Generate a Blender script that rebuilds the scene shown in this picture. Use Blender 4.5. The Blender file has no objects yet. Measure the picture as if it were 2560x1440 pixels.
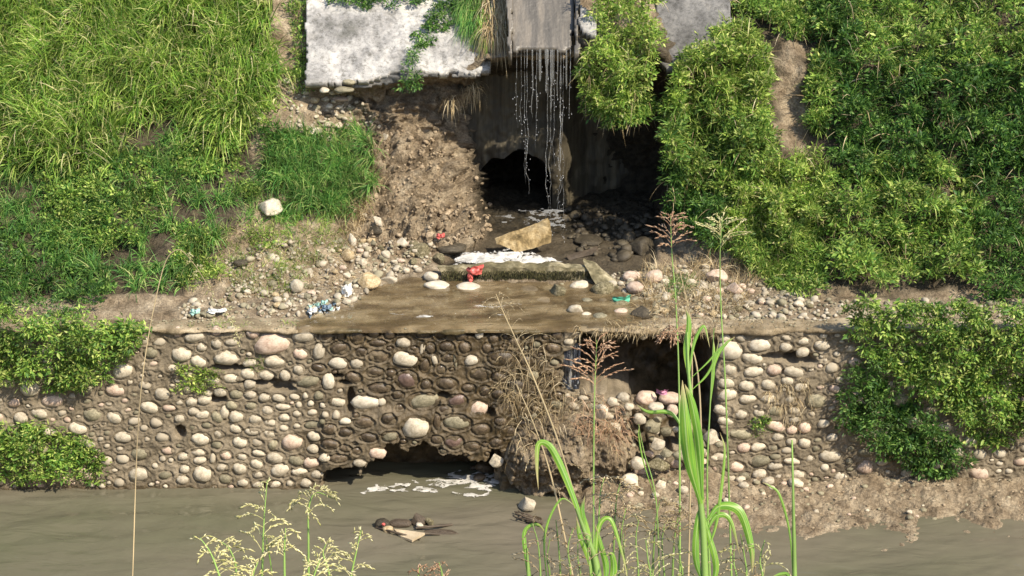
import bpy, math, random
import numpy as np

# ------------------------------------------------------------------ camera, world, sun
random.seed(7); rng = np.random.default_rng(7)
scene = bpy.context.scene
col = scene.collection
TH = math.radians(22.0); CT, ST = math.cos(TH), math.sin(TH)
CY, CZ, F = -20.6, 11.09, 4777.0
cam = bpy.data.cameras.new('camera'); cam.sensor_width = 36; cam.lens = F / 2560 * 36
cam.clip_end = 500; cam.clip_start = .1
camo = bpy.data.objects.new('camera', cam); camo.location = (0, CY, CZ); camo.rotation_euler = (math.pi / 2 - TH, 0, 0)
col.objects.link(camo); scene.camera = camo

SUN = np.array([.50, -.50, .74]); SUN /= np.linalg.norm(SUN)
world = bpy.data.worlds.new('World'); scene.world = world; world.use_nodes = True
nt = world.node_tree
sky = nt.nodes.new('ShaderNodeTexSky'); sky.sky_type = 'NISHITA'; sky.sun_disc = False
sky.sun_elevation = math.asin(SUN[2]); sky.sun_rotation = math.atan2(SUN[0], SUN[1])
nt.links.new(sky.outputs[0], nt.nodes['Background'].inputs[0]); nt.nodes['Background'].inputs[1].default_value = .15
sl = bpy.data.lights.new('sun', 'SUN'); sl.energy = 4.0; sl.angle = math.radians(.6); sl.color = (1, .90, .74)
so = bpy.data.objects.new('sun', sl); col.objects.link(so)
from mathutils import Vector, Matrix, Euler
so.rotation_euler = Vector(SUN).to_track_quat('Z', 'Y').to_euler(); so.location = (10, -10, 20)
scene.view_settings.view_transform = 'Standard'; scene.view_settings.look = 'None'
scene.view_settings.exposure = .80; scene.view_settings.gamma = 1; scene.view_settings.use_curve_mapping = False
scene.cycles.max_bounces = 6; scene.cycles.transparent_max_bounces = 12

# ------------------------------------------------------------------ geometry helpers
def P(px, py, Y):
    v = (py - 720) / F; t = (Y - CY) / (CT - v * ST)
    return np.array([(px - 1280) / F * t, Y, CZ + t * (-ST - v * CT)])
def PZ(px, py, Z):
    v = (py - 720) / F; t = (Z - CZ) / (-ST - v * CT)
    return np.array([(px - 1280) / F * t, CY + t * (CT - v * ST), Z])
def PD(px, py, t):
    v = (py - 720) / F
    return np.array([(px - 1280) / F * t, CY + t * (CT - v * ST), CZ + t * (-ST - v * CT)])
def depth(p): return (p[..., 1] - CY) * CT + (CZ - p[..., 2]) * ST
def proj(p):
    d = depth(p)
    return 1280 + F * p[..., 0] / d, 720 + F * ((CZ - p[..., 2]) * CT - (p[..., 1] - CY) * ST) / d

def _h(i, j, k, s):
    n = (i * 374761393 + j * 668265263 + k * 2147483647 + s * 974634777) & 0xffffffff
    n = ((n ^ (n >> 13)) * 1274126177) & 0xffffffff
    n = ((n ^ (n >> 15)) * 2246822519) & 0xffffffff
    return ((n ^ (n >> 16)) & 0xffff) / 65535.0
def vnoise(p, s=0):
    p = np.asarray(p, float); f = np.floor(p).astype(np.int64); t = p - f; t = t * t * (3 - 2 * t)
    r = 0
    for a in (0, 1):
        for b in (0, 1):
            for c in (0, 1):
                w = (t[..., 0] if a else 1 - t[..., 0]) * (t[..., 1] if b else 1 - t[..., 1]) * (t[..., 2] if c else 1 - t[..., 2])
                r = r + w * _h(f[..., 0] + a, f[..., 1] + b, f[..., 2] + c, s)
    return r * 2 - 1
def fbm(p, sc, oct=4, s=0, g=.5):
    p = np.asarray(p, float) * sc; r = 0; a = 1
    for o in range(oct):
        r = r + a * vnoise(p, s + o * 17); a *= g; p = p * 2.03
    return r
def nrm(a): return a / np.maximum(np.linalg.norm(a, axis=-1, keepdims=True), 1e-9)
def sstep(a, b, x):
    t = np.clip((x - a) / (b - a), 0, 1); return t * t * (3 - 2 * t)

def mesh(name, V, Fs, smooth=False, attr=None):
    """Fs: list of (n,k) int arrays"""
    me = bpy.data.meshes.new(name)
    V = np.asarray(V, np.float32); Fs = [np.asarray(f, np.int32) for f in Fs if len(f)]
    me.vertices.add(len(V)); me.vertices.foreach_set('co', V.ravel())
    li = np.concatenate([f.ravel() for f in Fs]); me.loops.add(len(li)); me.loops.foreach_set('vertex_index', li)
    tot = np.concatenate([np.full(len(f), f.shape[1], np.int32) for f in Fs])
    st = np.concatenate([[0], np.cumsum(tot)[:-1]]).astype(np.int32)
    me.polygons.add(len(tot)); me.polygons.foreach_set('loop_start', st); me.polygons.foreach_set('loop_total', tot)
    if smooth: me.polygons.foreach_set('use_smooth', np.ones(len(tot), bool))
    if attr:
        for k, a in attr.items():
            at = me.attributes.new(k, 'FLOAT', 'POINT'); at.data.foreach_set('value', np.asarray(a, np.float32).ravel())
    me.update(calc_edges=True); me.validate()
    return me
def obj(name, me, m, parent=None, loc=None):
    o = bpy.data.objects.new(name, me); col.objects.link(o)
    if m is not None and me is not None and len(me.materials) == 0: me.materials.append(m)
    if parent is not None: o.parent = parent
    if loc is not None: o.location = loc
    return o
def empty(name, loc=(0, 0, 0)):
    o = bpy.data.objects.new(name, None); col.objects.link(o); o.location = loc; o.empty_display_size = .1; return o
def tag(o, label=None, cat=None, group=None, kind=None):
    if label: o['label'] = label
    if cat: o['category'] = cat
    if group: o['group'] = group
    if kind: o['kind'] = kind
    return o
class MB:
    def __init__(s): s.V = []; s.Fs = {}; s.n = 0
    def add(s, V, Fc):
        V = np.asarray(V, float).reshape(-1, 3); Fc = np.asarray(Fc, int)
        s.V.append(V); s.Fs.setdefault(Fc.shape[1], []).append(Fc + s.n); s.n += len(V)
    def build(s, name, smooth=False, origin=None, attr=None):
        V = np.concatenate(s.V)
        if origin is not None: V = V - np.asarray(origin)
        return mesh(name, V, [np.concatenate(f) for f in s.Fs.values()], smooth, attr)
def grid_faces(nr, nc):
    r, c = np.meshgrid(np.arange(nr - 1), np.arange(nc - 1), indexing='ij'); a = (r * nc + c).ravel()
    return np.stack([a, a + 1, a + nc + 1, a + nc], 1)
def tube(mb, pts, rad, k=4):
    pts = np.asarray(pts, float); n = len(pts); rad = np.broadcast_to(rad, n)
    t = nrm(np.gradient(pts, axis=0)); a = nrm(np.cross(t, [0.31, .9, .2])); b = np.cross(t, a)
    an = np.arange(k) * 2 * math.pi / k
    V = pts[:, None] + rad[:, None, None] * (np.cos(an)[None, :, None] * a[:, None] + np.sin(an)[None, :, None] * b[:, None])
    i, j = np.meshgrid(np.arange(n - 1), np.arange(k), indexing='ij'); i = i.ravel(); j = j.ravel(); j2 = (j + 1) % k
    mb.add(V, np.stack([i * k + j, i * k + j2, (i + 1) * k + j2, (i + 1) * k + j], 1))
def spline(pts, n=20):
    pts = np.asarray(pts, float); m = len(pts)
    if m == 2: return pts[0] + (pts[1] - pts[0]) * np.linspace(0, 1, n)[:, None]
    q = np.vstack([2 * pts[0] - pts[1], pts, 2 * pts[-1] - pts[-2]]); u = np.linspace(0, m - 1 - 1e-6, n); i = u.astype(int); t = (u - i)[:, None]
    p0, p1, p2, p3 = q[i], q[i + 1], q[i + 2], q[i + 3]
    return .5 * (2 * p1 + (p2 - p0) * t + (2 * p0 - 5 * p1 + 4 * p2 - p3) * t ** 2 + (3 * p1 - p0 - 3 * p2 + p3) * t ** 3)
def inpoly(x, y, poly):
    x = np.asarray(x, float); y = np.asarray(y, float); c = np.zeros(x.shape, bool); n = len(poly)
    for i in range(n):
        x1, y1 = poly[i]; x2, y2 = poly[(i + 1) % n]
        if y1 == y2: continue
        m = ((y1 > y) != (y2 > y)) & (x < (x2 - x1) * (y - y1) / (y2 - y1) + x1); c ^= m
    return c
def polysd(x, y, poly):
    x = np.asarray(x, float); y = np.asarray(y, float); d = np.full(x.shape, 1e9); n = len(poly)
    for i in range(n):
        a = np.array(poly[i], float); b = np.array(poly[(i + 1) % n], float); e = b - a
        t = np.clip(((x - a[0]) * e[0] + (y - a[1]) * e[1]) / (e @ e), 0, 1)
        d = np.minimum(d, np.hypot(x - a[0] - t * e[0], y - a[1] - t * e[1]))
    return np.where(inpoly(x, y, poly), d, -d)

# ------------------------------------------------------------------ materials
def nodes(name):
    m = bpy.data.materials.new(name); m.use_nodes = True; n = m.node_tree.nodes; l = m.node_tree.links
    return m, n, l, n['Principled BSDF']
def ramp(n, stops):
    r = n.new('ShaderNodeValToRGB'); e = r.color_ramp.elements
    for i, (p, c) in enumerate(stops):
        x = e[i] if i < 2 else e.new(p)
        x.position = p; x.color = (*c, 1)
    return r
def mat(name, stops, scale=8, rough=.85, bump=.3, bscale=40, bdist=.02, spec=.3, rnd=0., detail=8, world=False, rough2=None, attr=None, attr_col=None, grit=0, gscale=55):
    m, n, l, p = nodes(name)
    tc = n.new('ShaderNodeTexCoord'); co = tc.outputs['Object']
    if world:
        g = n.new('ShaderNodeNewGeometry'); co = g.outputs['Position']
    no = n.new('ShaderNodeTexNoise'); no.inputs['Scale'].default_value = scale; no.inputs['Detail'].default_value = detail; no.inputs['Roughness'].default_value = .62
    l.new(co, no.inputs['Vector'])
    r = ramp(n, stops); l.new(no.outputs[0], r.inputs[0]); c = r.outputs[0]
    if grit:
        gn = n.new('ShaderNodeTexNoise'); gn.inputs['Scale'].default_value = gscale; gn.inputs['Detail'].default_value = 5; gn.inputs['Roughness'].default_value = .7; l.new(co, gn.inputs['Vector'])
        gr = n.new('ShaderNodeMapRange'); gr.inputs[1].default_value = .32; gr.inputs[2].default_value = .68; gr.inputs[3].default_value = 1 - grit; gr.inputs[4].default_value = 1 + grit
        l.new(gn.outputs[0], gr.inputs[0]); gm = n.new('ShaderNodeVectorMath'); gm.operation = 'SCALE'; l.new(c, gm.inputs[0]); l.new(gr.outputs[0], gm.inputs['Scale']); c = gm.outputs[0]
    if rnd:
        oi = n.new('ShaderNodeObjectInfo'); mr = n.new('ShaderNodeMapRange'); mr.inputs[3].default_value = 1 - rnd; mr.inputs[4].default_value = 1 + rnd
        l.new(oi.outputs['Random'], mr.inputs[0]); mx = n.new('ShaderNodeVectorMath'); mx.operation = 'SCALE'
        l.new(c, mx.inputs[0]); l.new(mr.outputs[0], mx.inputs['Scale']); c = mx.outputs[0]
    if attr:
        a = n.new('ShaderNodeAttribute'); a.attribute_name = attr; mi = n.new('ShaderNodeMix'); mi.data_type = 'RGBA'
        no3 = n.new('ShaderNodeTexNoise'); no3.inputs['Scale'].default_value = scale * 3; l.new(co, no3.inputs['Vector'])
        r3 = ramp(n, [(.3, attr_col[0]), (.7, attr_col[1])]); l.new(no3.outputs[0], r3.inputs[0])
        l.new(a.outputs['Fac'], mi.inputs[0]); l.new(c, mi.inputs[6]); l.new(r3.outputs[0], mi.inputs[7]); c = mi.outputs[2]
        if rough2 is not None:
            mr2 = n.new('ShaderNodeMapRange'); mr2.inputs[3].default_value = rough; mr2.inputs[4].default_value = rough2
            l.new(a.outputs['Fac'], mr2.inputs[0]); l.new(mr2.outputs[0], p.inputs['Roughness'])
    l.new(c, p.inputs['Base Color'])
    if rough2 is None: p.inputs['Roughness'].default_value = rough
    p.inputs['Specular IOR Level'].default_value = spec
    if bump:
        n2 = n.new('ShaderNodeTexNoise'); n2.inputs['Scale'].default_value = bscale; n2.inputs['Detail'].default_value = 8; n2.inputs['Roughness'].default_value = .65
        l.new(co, n2.inputs['Vector']); b = n.new('ShaderNodeBump'); b.inputs['Strength'].default_value = bump; b.inputs['Distance'].default_value = bdist
        l.new(n2.outputs[0], b.inputs['Height']); l.new(b.outputs[0], p.inputs['Normal'])
    return m
def leafmat(name, stops, trans=.35, rough=.5, patch=None):
    m, n, l, p = nodes(name); g = n.new('ShaderNodeNewGeometry')
    r = ramp(n, stops); l.new(g.outputs['Random Per Island'], r.inputs[0])
    c = r.outputs[0]
    no = n.new('ShaderNodeTexNoise'); no.inputs['Scale'].default_value = 2.6; no.inputs['Detail'].default_value = 4; l.new(g.outputs['Position'], no.inputs['Vector'])
    mr = n.new('ShaderNodeMapRange'); mr.inputs[1].default_value = .3; mr.inputs[2].default_value = .7; mr.inputs[3].default_value = .62; mr.inputs[4].default_value = 1.45
    l.new(no.outputs[0], mr.inputs[0]); mx = n.new('ShaderNodeVectorMath'); mx.operation = 'SCALE'; l.new(c, mx.inputs[0]); l.new(mr.outputs[0], mx.inputs['Scale']); c = mx.outputs[0]
    l.new(c, p.inputs['Base Color']); p.inputs['Roughness'].default_value = rough; p.inputs['Specular IOR Level'].default_value = .35
    t = n.new('ShaderNodeBsdfTranslucent'); l.new(c, t.inputs[0]); ms = n.new('ShaderNodeMixShader'); ms.inputs[0].default_value = trans
    l.new(p.outputs[0], ms.inputs[1]); l.new(t.outputs[0], ms.inputs[2]); l.new(ms.outputs[0], n['Material Output'].inputs[0])
    return m
M = {}
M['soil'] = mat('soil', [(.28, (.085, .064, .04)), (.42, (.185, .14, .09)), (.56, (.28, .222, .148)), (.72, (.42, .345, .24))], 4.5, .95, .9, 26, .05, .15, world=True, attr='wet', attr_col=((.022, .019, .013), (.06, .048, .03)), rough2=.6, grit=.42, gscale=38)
M['clod'] = mat('clod', [(.3, (.15, .11, .07)), (.5, (.28, .215, .14)), (.72, (.42, .335, .23))], 6, .95, .7, 40, .02, .15, world=True, grit=.35, gscale=38)
M['mortar'] = mat('mortar', [(.25, (.09, .072, .048)), (.45, (.17, .138, .092)), (.6, (.235, .192, .132)), (.78, (.33, .275, .195))], 2.6, .9, .6, 45, .02, .25, world=True, attr='wet', attr_col=((.035, .026, .013), (.125, .09, .048)), rough2=.3, grit=.25, gscale=50)
M['cap'] = mat('cap', [(.34, (.12, .09, .05)), (.5, (.25, .195, .12)), (.66, (.44, .36, .24))], 3, .9, .6, 30, .02, .25, world=True, grit=.3, attr='wet', attr_col=((.06, .048, .022), (.16, .12, .06)), rough2=.25)
M['light_stone'] = mat('light_stone', [(.3, (.29, .245, .175)), (.5, (.44, .38, .28)), (.7, (.56, .50, .385))], 2.2, .8, .35, 14, .02, .3, rnd=.2, grit=.14, gscale=9)
M['pink_stone'] = mat('pink_stone', [(.3, (.36, .25, .18)), (.5, (.53, .40, .30)), (.7, (.60, .49, .38))], 2.2, .8, .35, 14, .02, .3, rnd=.18, grit=.14, gscale=9)
M['olive_stone'] = mat('olive_stone', [(.3, (.13, .115, .07)), (.5, (.22, .195, .125)), (.7, (.32, .28, .19))], 2.5, .75, .3, 14, .02, .35, rnd=.25, grit=.35, gscale=8)
M['white_stone'] = mat('white_stone', [(.3, (.36, .31, .225)), (.52, (.54, .475, .365)), (.75, (.66, .60, .48))], 2, .8, .35, 14, .02, .3, rnd=.1, grit=.15, gscale=9)
M['dark_stone'] = mat('dark_stone', [(.3, (.04, .03, .02)), (.5, (.085, .062, .038)), (.7, (.15, .112, .07))], 2.5, .32, .3, 12, .02, .4, rnd=.35, grit=.35, gscale=8)
M['wet_pink_stone'] = mat('wet_pink_stone', [(.3, (.07, .045, .035)), (.5, (.14, .09, .07)), (.7, (.2, .14, .11))], 2.5, .3, .3, 12, .02, .6, rnd=.25)
M['shade_rock'] = mat('shade_rock', [(.3, (.03, .024, .016)), (.6, (.08, .065, .042)), (.8, (.14, .12, .08))], 3, .6, .5, 10, .03, .3, rnd=.2, grit=.35, gscale=8)  # dark rock; stones in shadow have their shade put into this colour
M['moss_rock'] = mat('moss_rock', [(.3, (.07, .06, .03)), (.5, (.17, .145, .08)), (.7, (.36, .31, .20))], 4, .85, .6, 16, .03, .25, rnd=.15, grit=.35, gscale=8)
M['sand_rock'] = mat('sand_rock', [(.3, (.24, .17, .085)), (.5, (.42, .32, .18)), (.72, (.60, .50, .34))], 3, .85, .5, 14, .03, .25, rnd=.12, grit=.35, gscale=8)
M['block'] = mat('block', [(.32, (.10, .07, .03)), (.45, (.30, .215, .10)), (.6, (.48, .38, .22)), (.75, (.6, .52, .36))], 3.5, .85, .8, 12, .04, .2, grit=.3, gscale=14)
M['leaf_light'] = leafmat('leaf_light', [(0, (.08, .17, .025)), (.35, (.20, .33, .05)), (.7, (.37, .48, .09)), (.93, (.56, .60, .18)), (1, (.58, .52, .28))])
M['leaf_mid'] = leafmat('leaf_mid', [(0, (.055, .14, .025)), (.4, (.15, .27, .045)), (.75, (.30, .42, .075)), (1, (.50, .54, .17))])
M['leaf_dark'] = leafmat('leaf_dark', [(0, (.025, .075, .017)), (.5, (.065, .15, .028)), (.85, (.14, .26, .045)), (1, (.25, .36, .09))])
M['grass_light'] = leafmat('grass_light', [(0, (.08, .18, .03)), (.4, (.20, .35, .05)), (.72, (.36, .48, .09)), (.88, (.54, .55, .2)), (1, (.64, .56, .33))])
M['grass_mid'] = leafmat('grass_mid', [(0, (.05, .15, .035)), (.5, (.13, .29, .06)), (.85, (.28, .42, .10)), (1, (.46, .46, .2))])
M['moss'] = leafmat('moss', [(0, (.012, .012, .005)), (.6, (.035, .034, .012)), (1, (.12, .11, .04))], .1, .9)
M['straw'] = leafmat('straw', [(0, (.20, .14, .07)), (.4, (.36, .27, .14)), (.75, (.50, .40, .23)), (1, (.62, .52, .34))], .2, .7)
M['straw_red'] = leafmat('straw_red', [(0, (.28, .15, .08)), (.5, (.46, .28, .16)), (1, (.60, .42, .27))], .2, .7)
M['seed_yellow'] = leafmat('seed_yellow', [(0, (.42, .40, .14)), (.5, (.60, .55, .27)), (1, (.74, .68, .42))], .3, .6)
M['stem_green'] = leafmat('stem_green', [(0, (.16, .30, .06)), (1, (.28, .40, .10))], .2, .45)
M['stem_brown'] = mat('stem_brown', [(.3, (.06, .045, .025)), (.7, (.14, .10, .06))], 8, .9, .2)

def bladegreen(name):
    m, n, l, p = nodes(name); a = n.new('ShaderNodeAttribute'); a.attribute_name = 'across'; b = n.new('ShaderNodeAttribute'); b.attribute_name = 'along'
    cb = n.new('ShaderNodeCombineXYZ'); l.new(a.outputs['Fac'], cb.inputs[0]); l.new(b.outputs['Fac'], cb.inputs[1]); g = n.new('ShaderNodeObjectInfo'); l.new(g.outputs['Random'], cb.inputs[2])
    mp = n.new('ShaderNodeMapping'); mp.inputs['Scale'].default_value = (3.2, 1.1, 30); l.new(cb.outputs[0], mp.inputs[0])
    wv = n.new('ShaderNodeTexNoise'); wv.inputs['Scale'].default_value = 1.6; wv.inputs['Detail'].default_value = 5; l.new(mp.outputs[0], wv.inputs['Vector'])
    r = ramp(n, [(.3, (.09, .24, .03)), (.48, (.18, .38, .04)), (.64, (.34, .50, .06)), (.8, (.55, .58, .12))]); l.new(wv.outputs[0], r.inputs[0])
    dry = n.new('ShaderNodeMath'); dry.operation = 'MULTIPLY_ADD'; l.new(wv.outputs[0], dry.inputs[0]); dry.inputs[1].default_value = .5; l.new(b.outputs['Fac'], dry.inputs[2])
    dm = n.new('ShaderNodeMapRange'); dm.inputs[1].default_value = 1.0; dm.inputs[2].default_value = 1.2; l.new(dry.outputs[0], dm.inputs[0])
    mid = n.new('ShaderNodeMath'); mid.operation = 'ABSOLUTE'; l.new(a.outputs['Fac'], mid.inputs[0]); mr_ = n.new('ShaderNodeMapRange'); mr_.inputs[1].default_value = 0; mr_.inputs[2].default_value = .18; mr_.inputs[3].default_value = .55; mr_.inputs[4].default_value = 0; l.new(mid.outputs[0], mr_.inputs[0])
    m1 = n.new('ShaderNodeMix'); m1.data_type = 'RGBA'; l.new(mr_.outputs[0], m1.inputs[0]); l.new(r.outputs[0], m1.inputs[6]); m1.inputs[7].default_value = (.62, .66, .30, 1)
    m2 = n.new('ShaderNodeMix'); m2.data_type = 'RGBA'; l.new(dm.outputs[0], m2.inputs[0]); l.new(m1.outputs[2], m2.inputs[6]); m2.inputs[7].default_value = (.50, .40, .18, 1)
    l.new(m2.outputs[2], p.inputs['Base Color'])
    p.inputs['Roughness'].default_value = .38; t = n.new('ShaderNodeBsdfTranslucent'); l.new(m2.outputs[2], t.inputs[0]); ms = n.new('ShaderNodeMixShader'); ms.inputs[0].default_value = .4
    l.new(p.outputs[0], ms.inputs[1]); l.new(t.outputs[0], ms.inputs[2]); l.new(ms.outputs[0], n['Material Output'].inputs[0]); return m
M['cane_leaf'] = bladegreen('cane_leaf')

def concrete_white(name, dark=1.):
    m, n, l, p = nodes(name); g = n.new('ShaderNodeNewGeometry')
    a = n.new('ShaderNodeTexNoise'); a.inputs['Scale'].default_value = 1.6; a.inputs['Detail'].default_value = 10; a.inputs['Roughness'].default_value = .7
    b = n.new('ShaderNodeTexNoise'); b.inputs['Scale'].default_value = 13; b.inputs['Detail'].default_value = 6; b.inputs['Roughness'].default_value = .8
    l.new(g.outputs['Position'], a.inputs['Vector']); l.new(g.outputs['Position'], b.inputs['Vector'])
    r = ramp(n, [(.32, (.16, .155, .135)), (.45, (.38, .365, .34)), (.54, (.55, .53, .49)), (.66, (.84, .77, .66))])
    r2 = ramp(n, [(.36, (.42, .41, .38)), (.5, (.9, .9, .9)), (.62, (1.1, 1.08, 1.05))])
    l.new(a.outputs[0], r.inputs[0]); l.new(b.outputs[0], r2.inputs[0]); mx = n.new('ShaderNodeMix'); mx.data_type = 'RGBA'; mx.blend_type = 'MULTIPLY'; mx.inputs[0].default_value = 1
    l.new(r.outputs[0], mx.inputs[6]); l.new(r2.outputs[0], mx.inputs[7])
    sc = n.new('ShaderNodeVectorMath'); sc.operation = 'SCALE'; sc.inputs['Scale'].default_value = dark; l.new(mx.outputs[2], sc.inputs[0])
    l.new(sc.outputs[0], p.inputs['Base Color']); p.inputs['Roughness'].default_value = .9
    bp = n.new('ShaderNodeBump'); bp.inputs['Strength'].default_value = .7; bp.inputs['Distance'].default_value = .02; l.new(b.outputs[0], bp.inputs['Height']); l.new(bp.outputs[0], p.inputs['Normal'])
    return m
M['white_concrete'] = concrete_white('white_concrete', .78)
M['grey_concrete'] = concrete_white('grey_concrete', .34)  # same concrete colours scaled darker
M['beige_concrete'] = concrete_white('beige_concrete', .8)
def streaked(name, c1, c2, c3, rough=.5):
    m, n, l, p = nodes(name); g = n.new('ShaderNodeNewGeometry'); mp = n.new('ShaderNodeMapping'); mp.inputs['Scale'].default_value = (7, 1, .5)
    a = n.new('ShaderNodeTexNoise'); a.inputs['Scale'].default_value = 1.3; a.inputs['Detail'].default_value = 9; a.inputs['Roughness'].default_value = .65
    l.new(g.outputs['Position'], mp.inputs[0]); l.new(mp.outputs[0], a.inputs['Vector']); r = ramp(n, [(.3, c1), (.5, c2), (.72, c3)]); l.new(a.outputs[0], r.inputs[0]); l.new(r.outputs[0], p.inputs['Base Color'])
    p.inputs['Roughness'].default_value = rough; b = n.new('ShaderNodeTexNoise'); b.inputs['Scale'].default_value = 20; b.inputs['Detail'].default_value = 6; l.new(g.outputs['Position'], b.inputs['Vector'])
    bp = n.new('ShaderNodeBump'); bp.inputs['Strength'].default_value = .5; bp.inputs['Distance'].default_value = .02; l.new(b.outputs[0], bp.inputs['Height']); l.new(bp.outputs[0], p.inputs['Normal'])
    return m
M['chute'] = streaked('chute', (.055, .05, .042), (.11, .098, .08), (.2, .17, .13), .45)  # wet concrete, toned darker to include the shade lying on it
M['headwall'] = streaked('headwall', (.028, .023, .014), (.066, .054, .032), (.14, .115, .066), .8)

def water_mat(name, stops, rough, bump, scale, stretch=(1, 1, 1), cs=.5):
    m, n, l, p = nodes(name); g = n.new('ShaderNodeNewGeometry'); mp = n.new('ShaderNodeMapping'); mp.inputs['Scale'].default_value = stretch
    l.new(g.outputs['Position'], mp.inputs[0])
    a = n.new('ShaderNodeTexNoise'); a.inputs['Scale'].default_value = cs; a.inputs['Detail'].default_value = 6; l.new(mp.outputs[0], a.inputs['Vector'])
    r = ramp(n, stops); l.new(a.outputs[0], r.inputs[0]); l.new(r.outputs[0], p.inputs['Base Color']); p.inputs['Roughness'].default_value = rough
    p.inputs['IOR'].default_value = 1.33
    b = n.new('ShaderNodeTexNoise'); b.inputs['Scale'].default_value = scale; b.inputs['Detail'].default_value = 3; b.inputs['Distortion'].default_value = .6; l.new(mp.outputs[0], b.inputs['Vector'])
    bp = n.new('ShaderNodeBump'); bp.inputs['Strength'].default_value = bump; bp.inputs['Distance'].default_value = .03; l.new(b.outputs[0], bp.inputs['Height']); l.new(bp.outputs[0], p.inputs['Normal'])
    return m
M['river'] = water_mat('river', [(.36, (.10, .10, .06)), (.64, (.145, .126, .09))], .07, .9, 3.2, (.55, 1.3, 1), .35)
M['stream'] = water_mat('stream', [(.38, (.10, .068, .032)), (.5, (.19, .135, .066)), (.64, (.31, .235, .13))], .08, 1.0, 7, (.8, 1.7, 1), 2.4)
M['stream'].node_tree.nodes['Principled BSDF'].inputs['Alpha'].default_value = .62
M['upper_stream'] = water_mat('upper_stream', [(.35, (.10, .08, .055)), (.65, (.22, .18, .14))], .2, .8, 7, (.8, 1.5, 1))
def simple(name, c, rough=.5, bump=.1, bscale=20, alpha=1):
    m = mat(name, [(.3, tuple(x * .8 for x in c)), (.7, c)], 6, rough, bump, bscale)
    if alpha < 1: m.node_tree.nodes['Principled BSDF'].inputs['Alpha'].default_value = alpha
    return m
def frothy(name, c, lo, hi, sc):
    m = simple(name, c, .5, .6, 60); n = m.node_tree.nodes; l = m.node_tree.links; g = n.new('ShaderNodeNewGeometry'); a = n.new('ShaderNodeTexNoise'); a.inputs['Scale'].default_value = sc; a.inputs['Detail'].default_value = 5
    l.new(g.outputs['Position'], a.inputs['Vector']); r = n.new('ShaderNodeMapRange'); r.inputs[1].default_value = .35; r.inputs[2].default_value = .6; r.inputs[3].default_value = lo; r.inputs[4].default_value = hi; l.new(a.outputs[0], r.inputs[0]); 
    if name == 'foam':
        t_ = n.new('ShaderNodeAttribute'); t_.attribute_name = 'thick'; q_ = n.new('ShaderNodeMath'); q_.operation = 'MULTIPLY'; l.new(t_.outputs['Fac'], q_.inputs[0]); l.new(r.outputs[0], q_.inputs[1]); l.new(q_.outputs[0], n['Principled BSDF'].inputs['Alpha'])
    else: l.new(r.outputs[0], n['Principled BSDF'].inputs['Alpha'])
    return m
M['foam'] = frothy('foam', (.74, .71, .64), .55, .95, 10)
M['spray'] = simple('spray', (.75, .76, .76), .3, .3, 40, .32)
M['strand'] = frothy('strand', (.5, .5, .48), .03, .42, 9)
M['veil'] = simple('veil', (.5, .5, .47), .15, .2, 60, .16)
M['drop'] = simple('drop', (.7, .7, .7), .1, 0, 60, .8)
M['red_plastic'] = simple('red_plastic', (.58, .12, .10), .4)
M['green_plastic'] = simple('green_plastic', (.10, .42, .27), .4)
M['teal_plastic'] = simple('teal_plastic', (.36, .58, .50), .5)
M['magenta_plastic'] = simple('magenta_plastic', (.48, .20, .30), .5)
M['white_plastic'] = simple('white_plastic', (.78, .78, .74), .45)
M['blue_plastic'] = simple('blue_plastic', (.16, .22, .28), .45)
M['wood'] = mat('wood', [(.3, (.25, .18, .10)), (.6, (.50, .40, .26)), (.8, (.66, .56, .40))], 4, .8, .4, 20)
M['dark_wood'] = mat('dark_wood', [(.3, (.035, .026, .018)), (.7, (.12, .09, .06))], 5, .6, .4, 20)

# ------------------------------------------------------------------ terrain of the far bank
# stations: px -> profile points (py, Y) seen from across the river
ST_ = {
 -700: [(775, .95), (620, 2.0), (400, 3.0), (250, 3.6), (205, 3.75), (0, 4.7)],
 440:  [(772, .98), (610, 2.05), (400, 3.0), (250, 3.6), (205, 3.75), (0, 4.7)],
 600:  [(762, 1.1), (610, 2.1), (400, 3.05), (250, 3.65), (210, 3.78), (0, 4.75)],
 740:  [(735, 1.45), (610, 2.25), (400, 3.15), (245, 3.78), (222, 3.80), (0, 4.80)],
 880:  [(712, 1.80), (590, 2.6), (330, 3.80), (240, 4.02), (218, 3.72), (0, 4.78)],
 1000: [(690, 2.05), (560, 2.9), (310, 4.02), (215, 4.22), (200, 3.70), (0, 4.78)],
 1110: [(655, 2.45), (530, 3.2), (340, 4.25), (210, 4.45), (188, 3.66), (0, 4.78)],
 1170: [(625, 2.8), (500, 3.7), (400, 4.6), (215, 4.9), (182, 3.62), (0, 4.75)],
 1215: [(585, 3.35), (535, 4.3), (440, 6.2), (200, 6.0), (150, 3.60), (0, 4.7)],
 1400: [(585, 3.35), (535, 4.3), (470, 6.2), (200, 6.0), (138, 3.60), (0, 4.7)],
 1470: [(585, 3.35), (545, 4.2), (480, 5.3), (200, 5.2), (120, 3.60), (0, 4.7)],
 1640: [(605, 3.0), (555, 3.9), (480, 5.0), (220, 4.9), (120, 3.65), (0, 4.75)],
 1700: [(670, 2.3), (580, 2.9), (400, 3.4), (250, 3.8), (180, 3.8), (0, 4.75)],
 1860: [(722, 1.65), (600, 2.35), (400, 3.05), (250, 3.6), (180, 3.8), (0, 4.75)],
 2030: [(745, 1.35), (600, 2.2), (400, 3.0), (250, 3.6), (180, 3.8), (0, 4.75)],
 3260: [(760, 1.1), (600, 2.15), (400, 3.0), (250, 3.6), (180, 3.8), (0, 4.75)],
}
YW = .33   # wall face
H = 2.1
pxs = np.concatenate([np.arange(-700, 400, 14), np.arange(400, 2060, 5), np.arange(2060, 3262, 14)]).astype(float)
rows_n = [46, 56, 80, 46, 30, 44, 16, 8]
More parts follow.
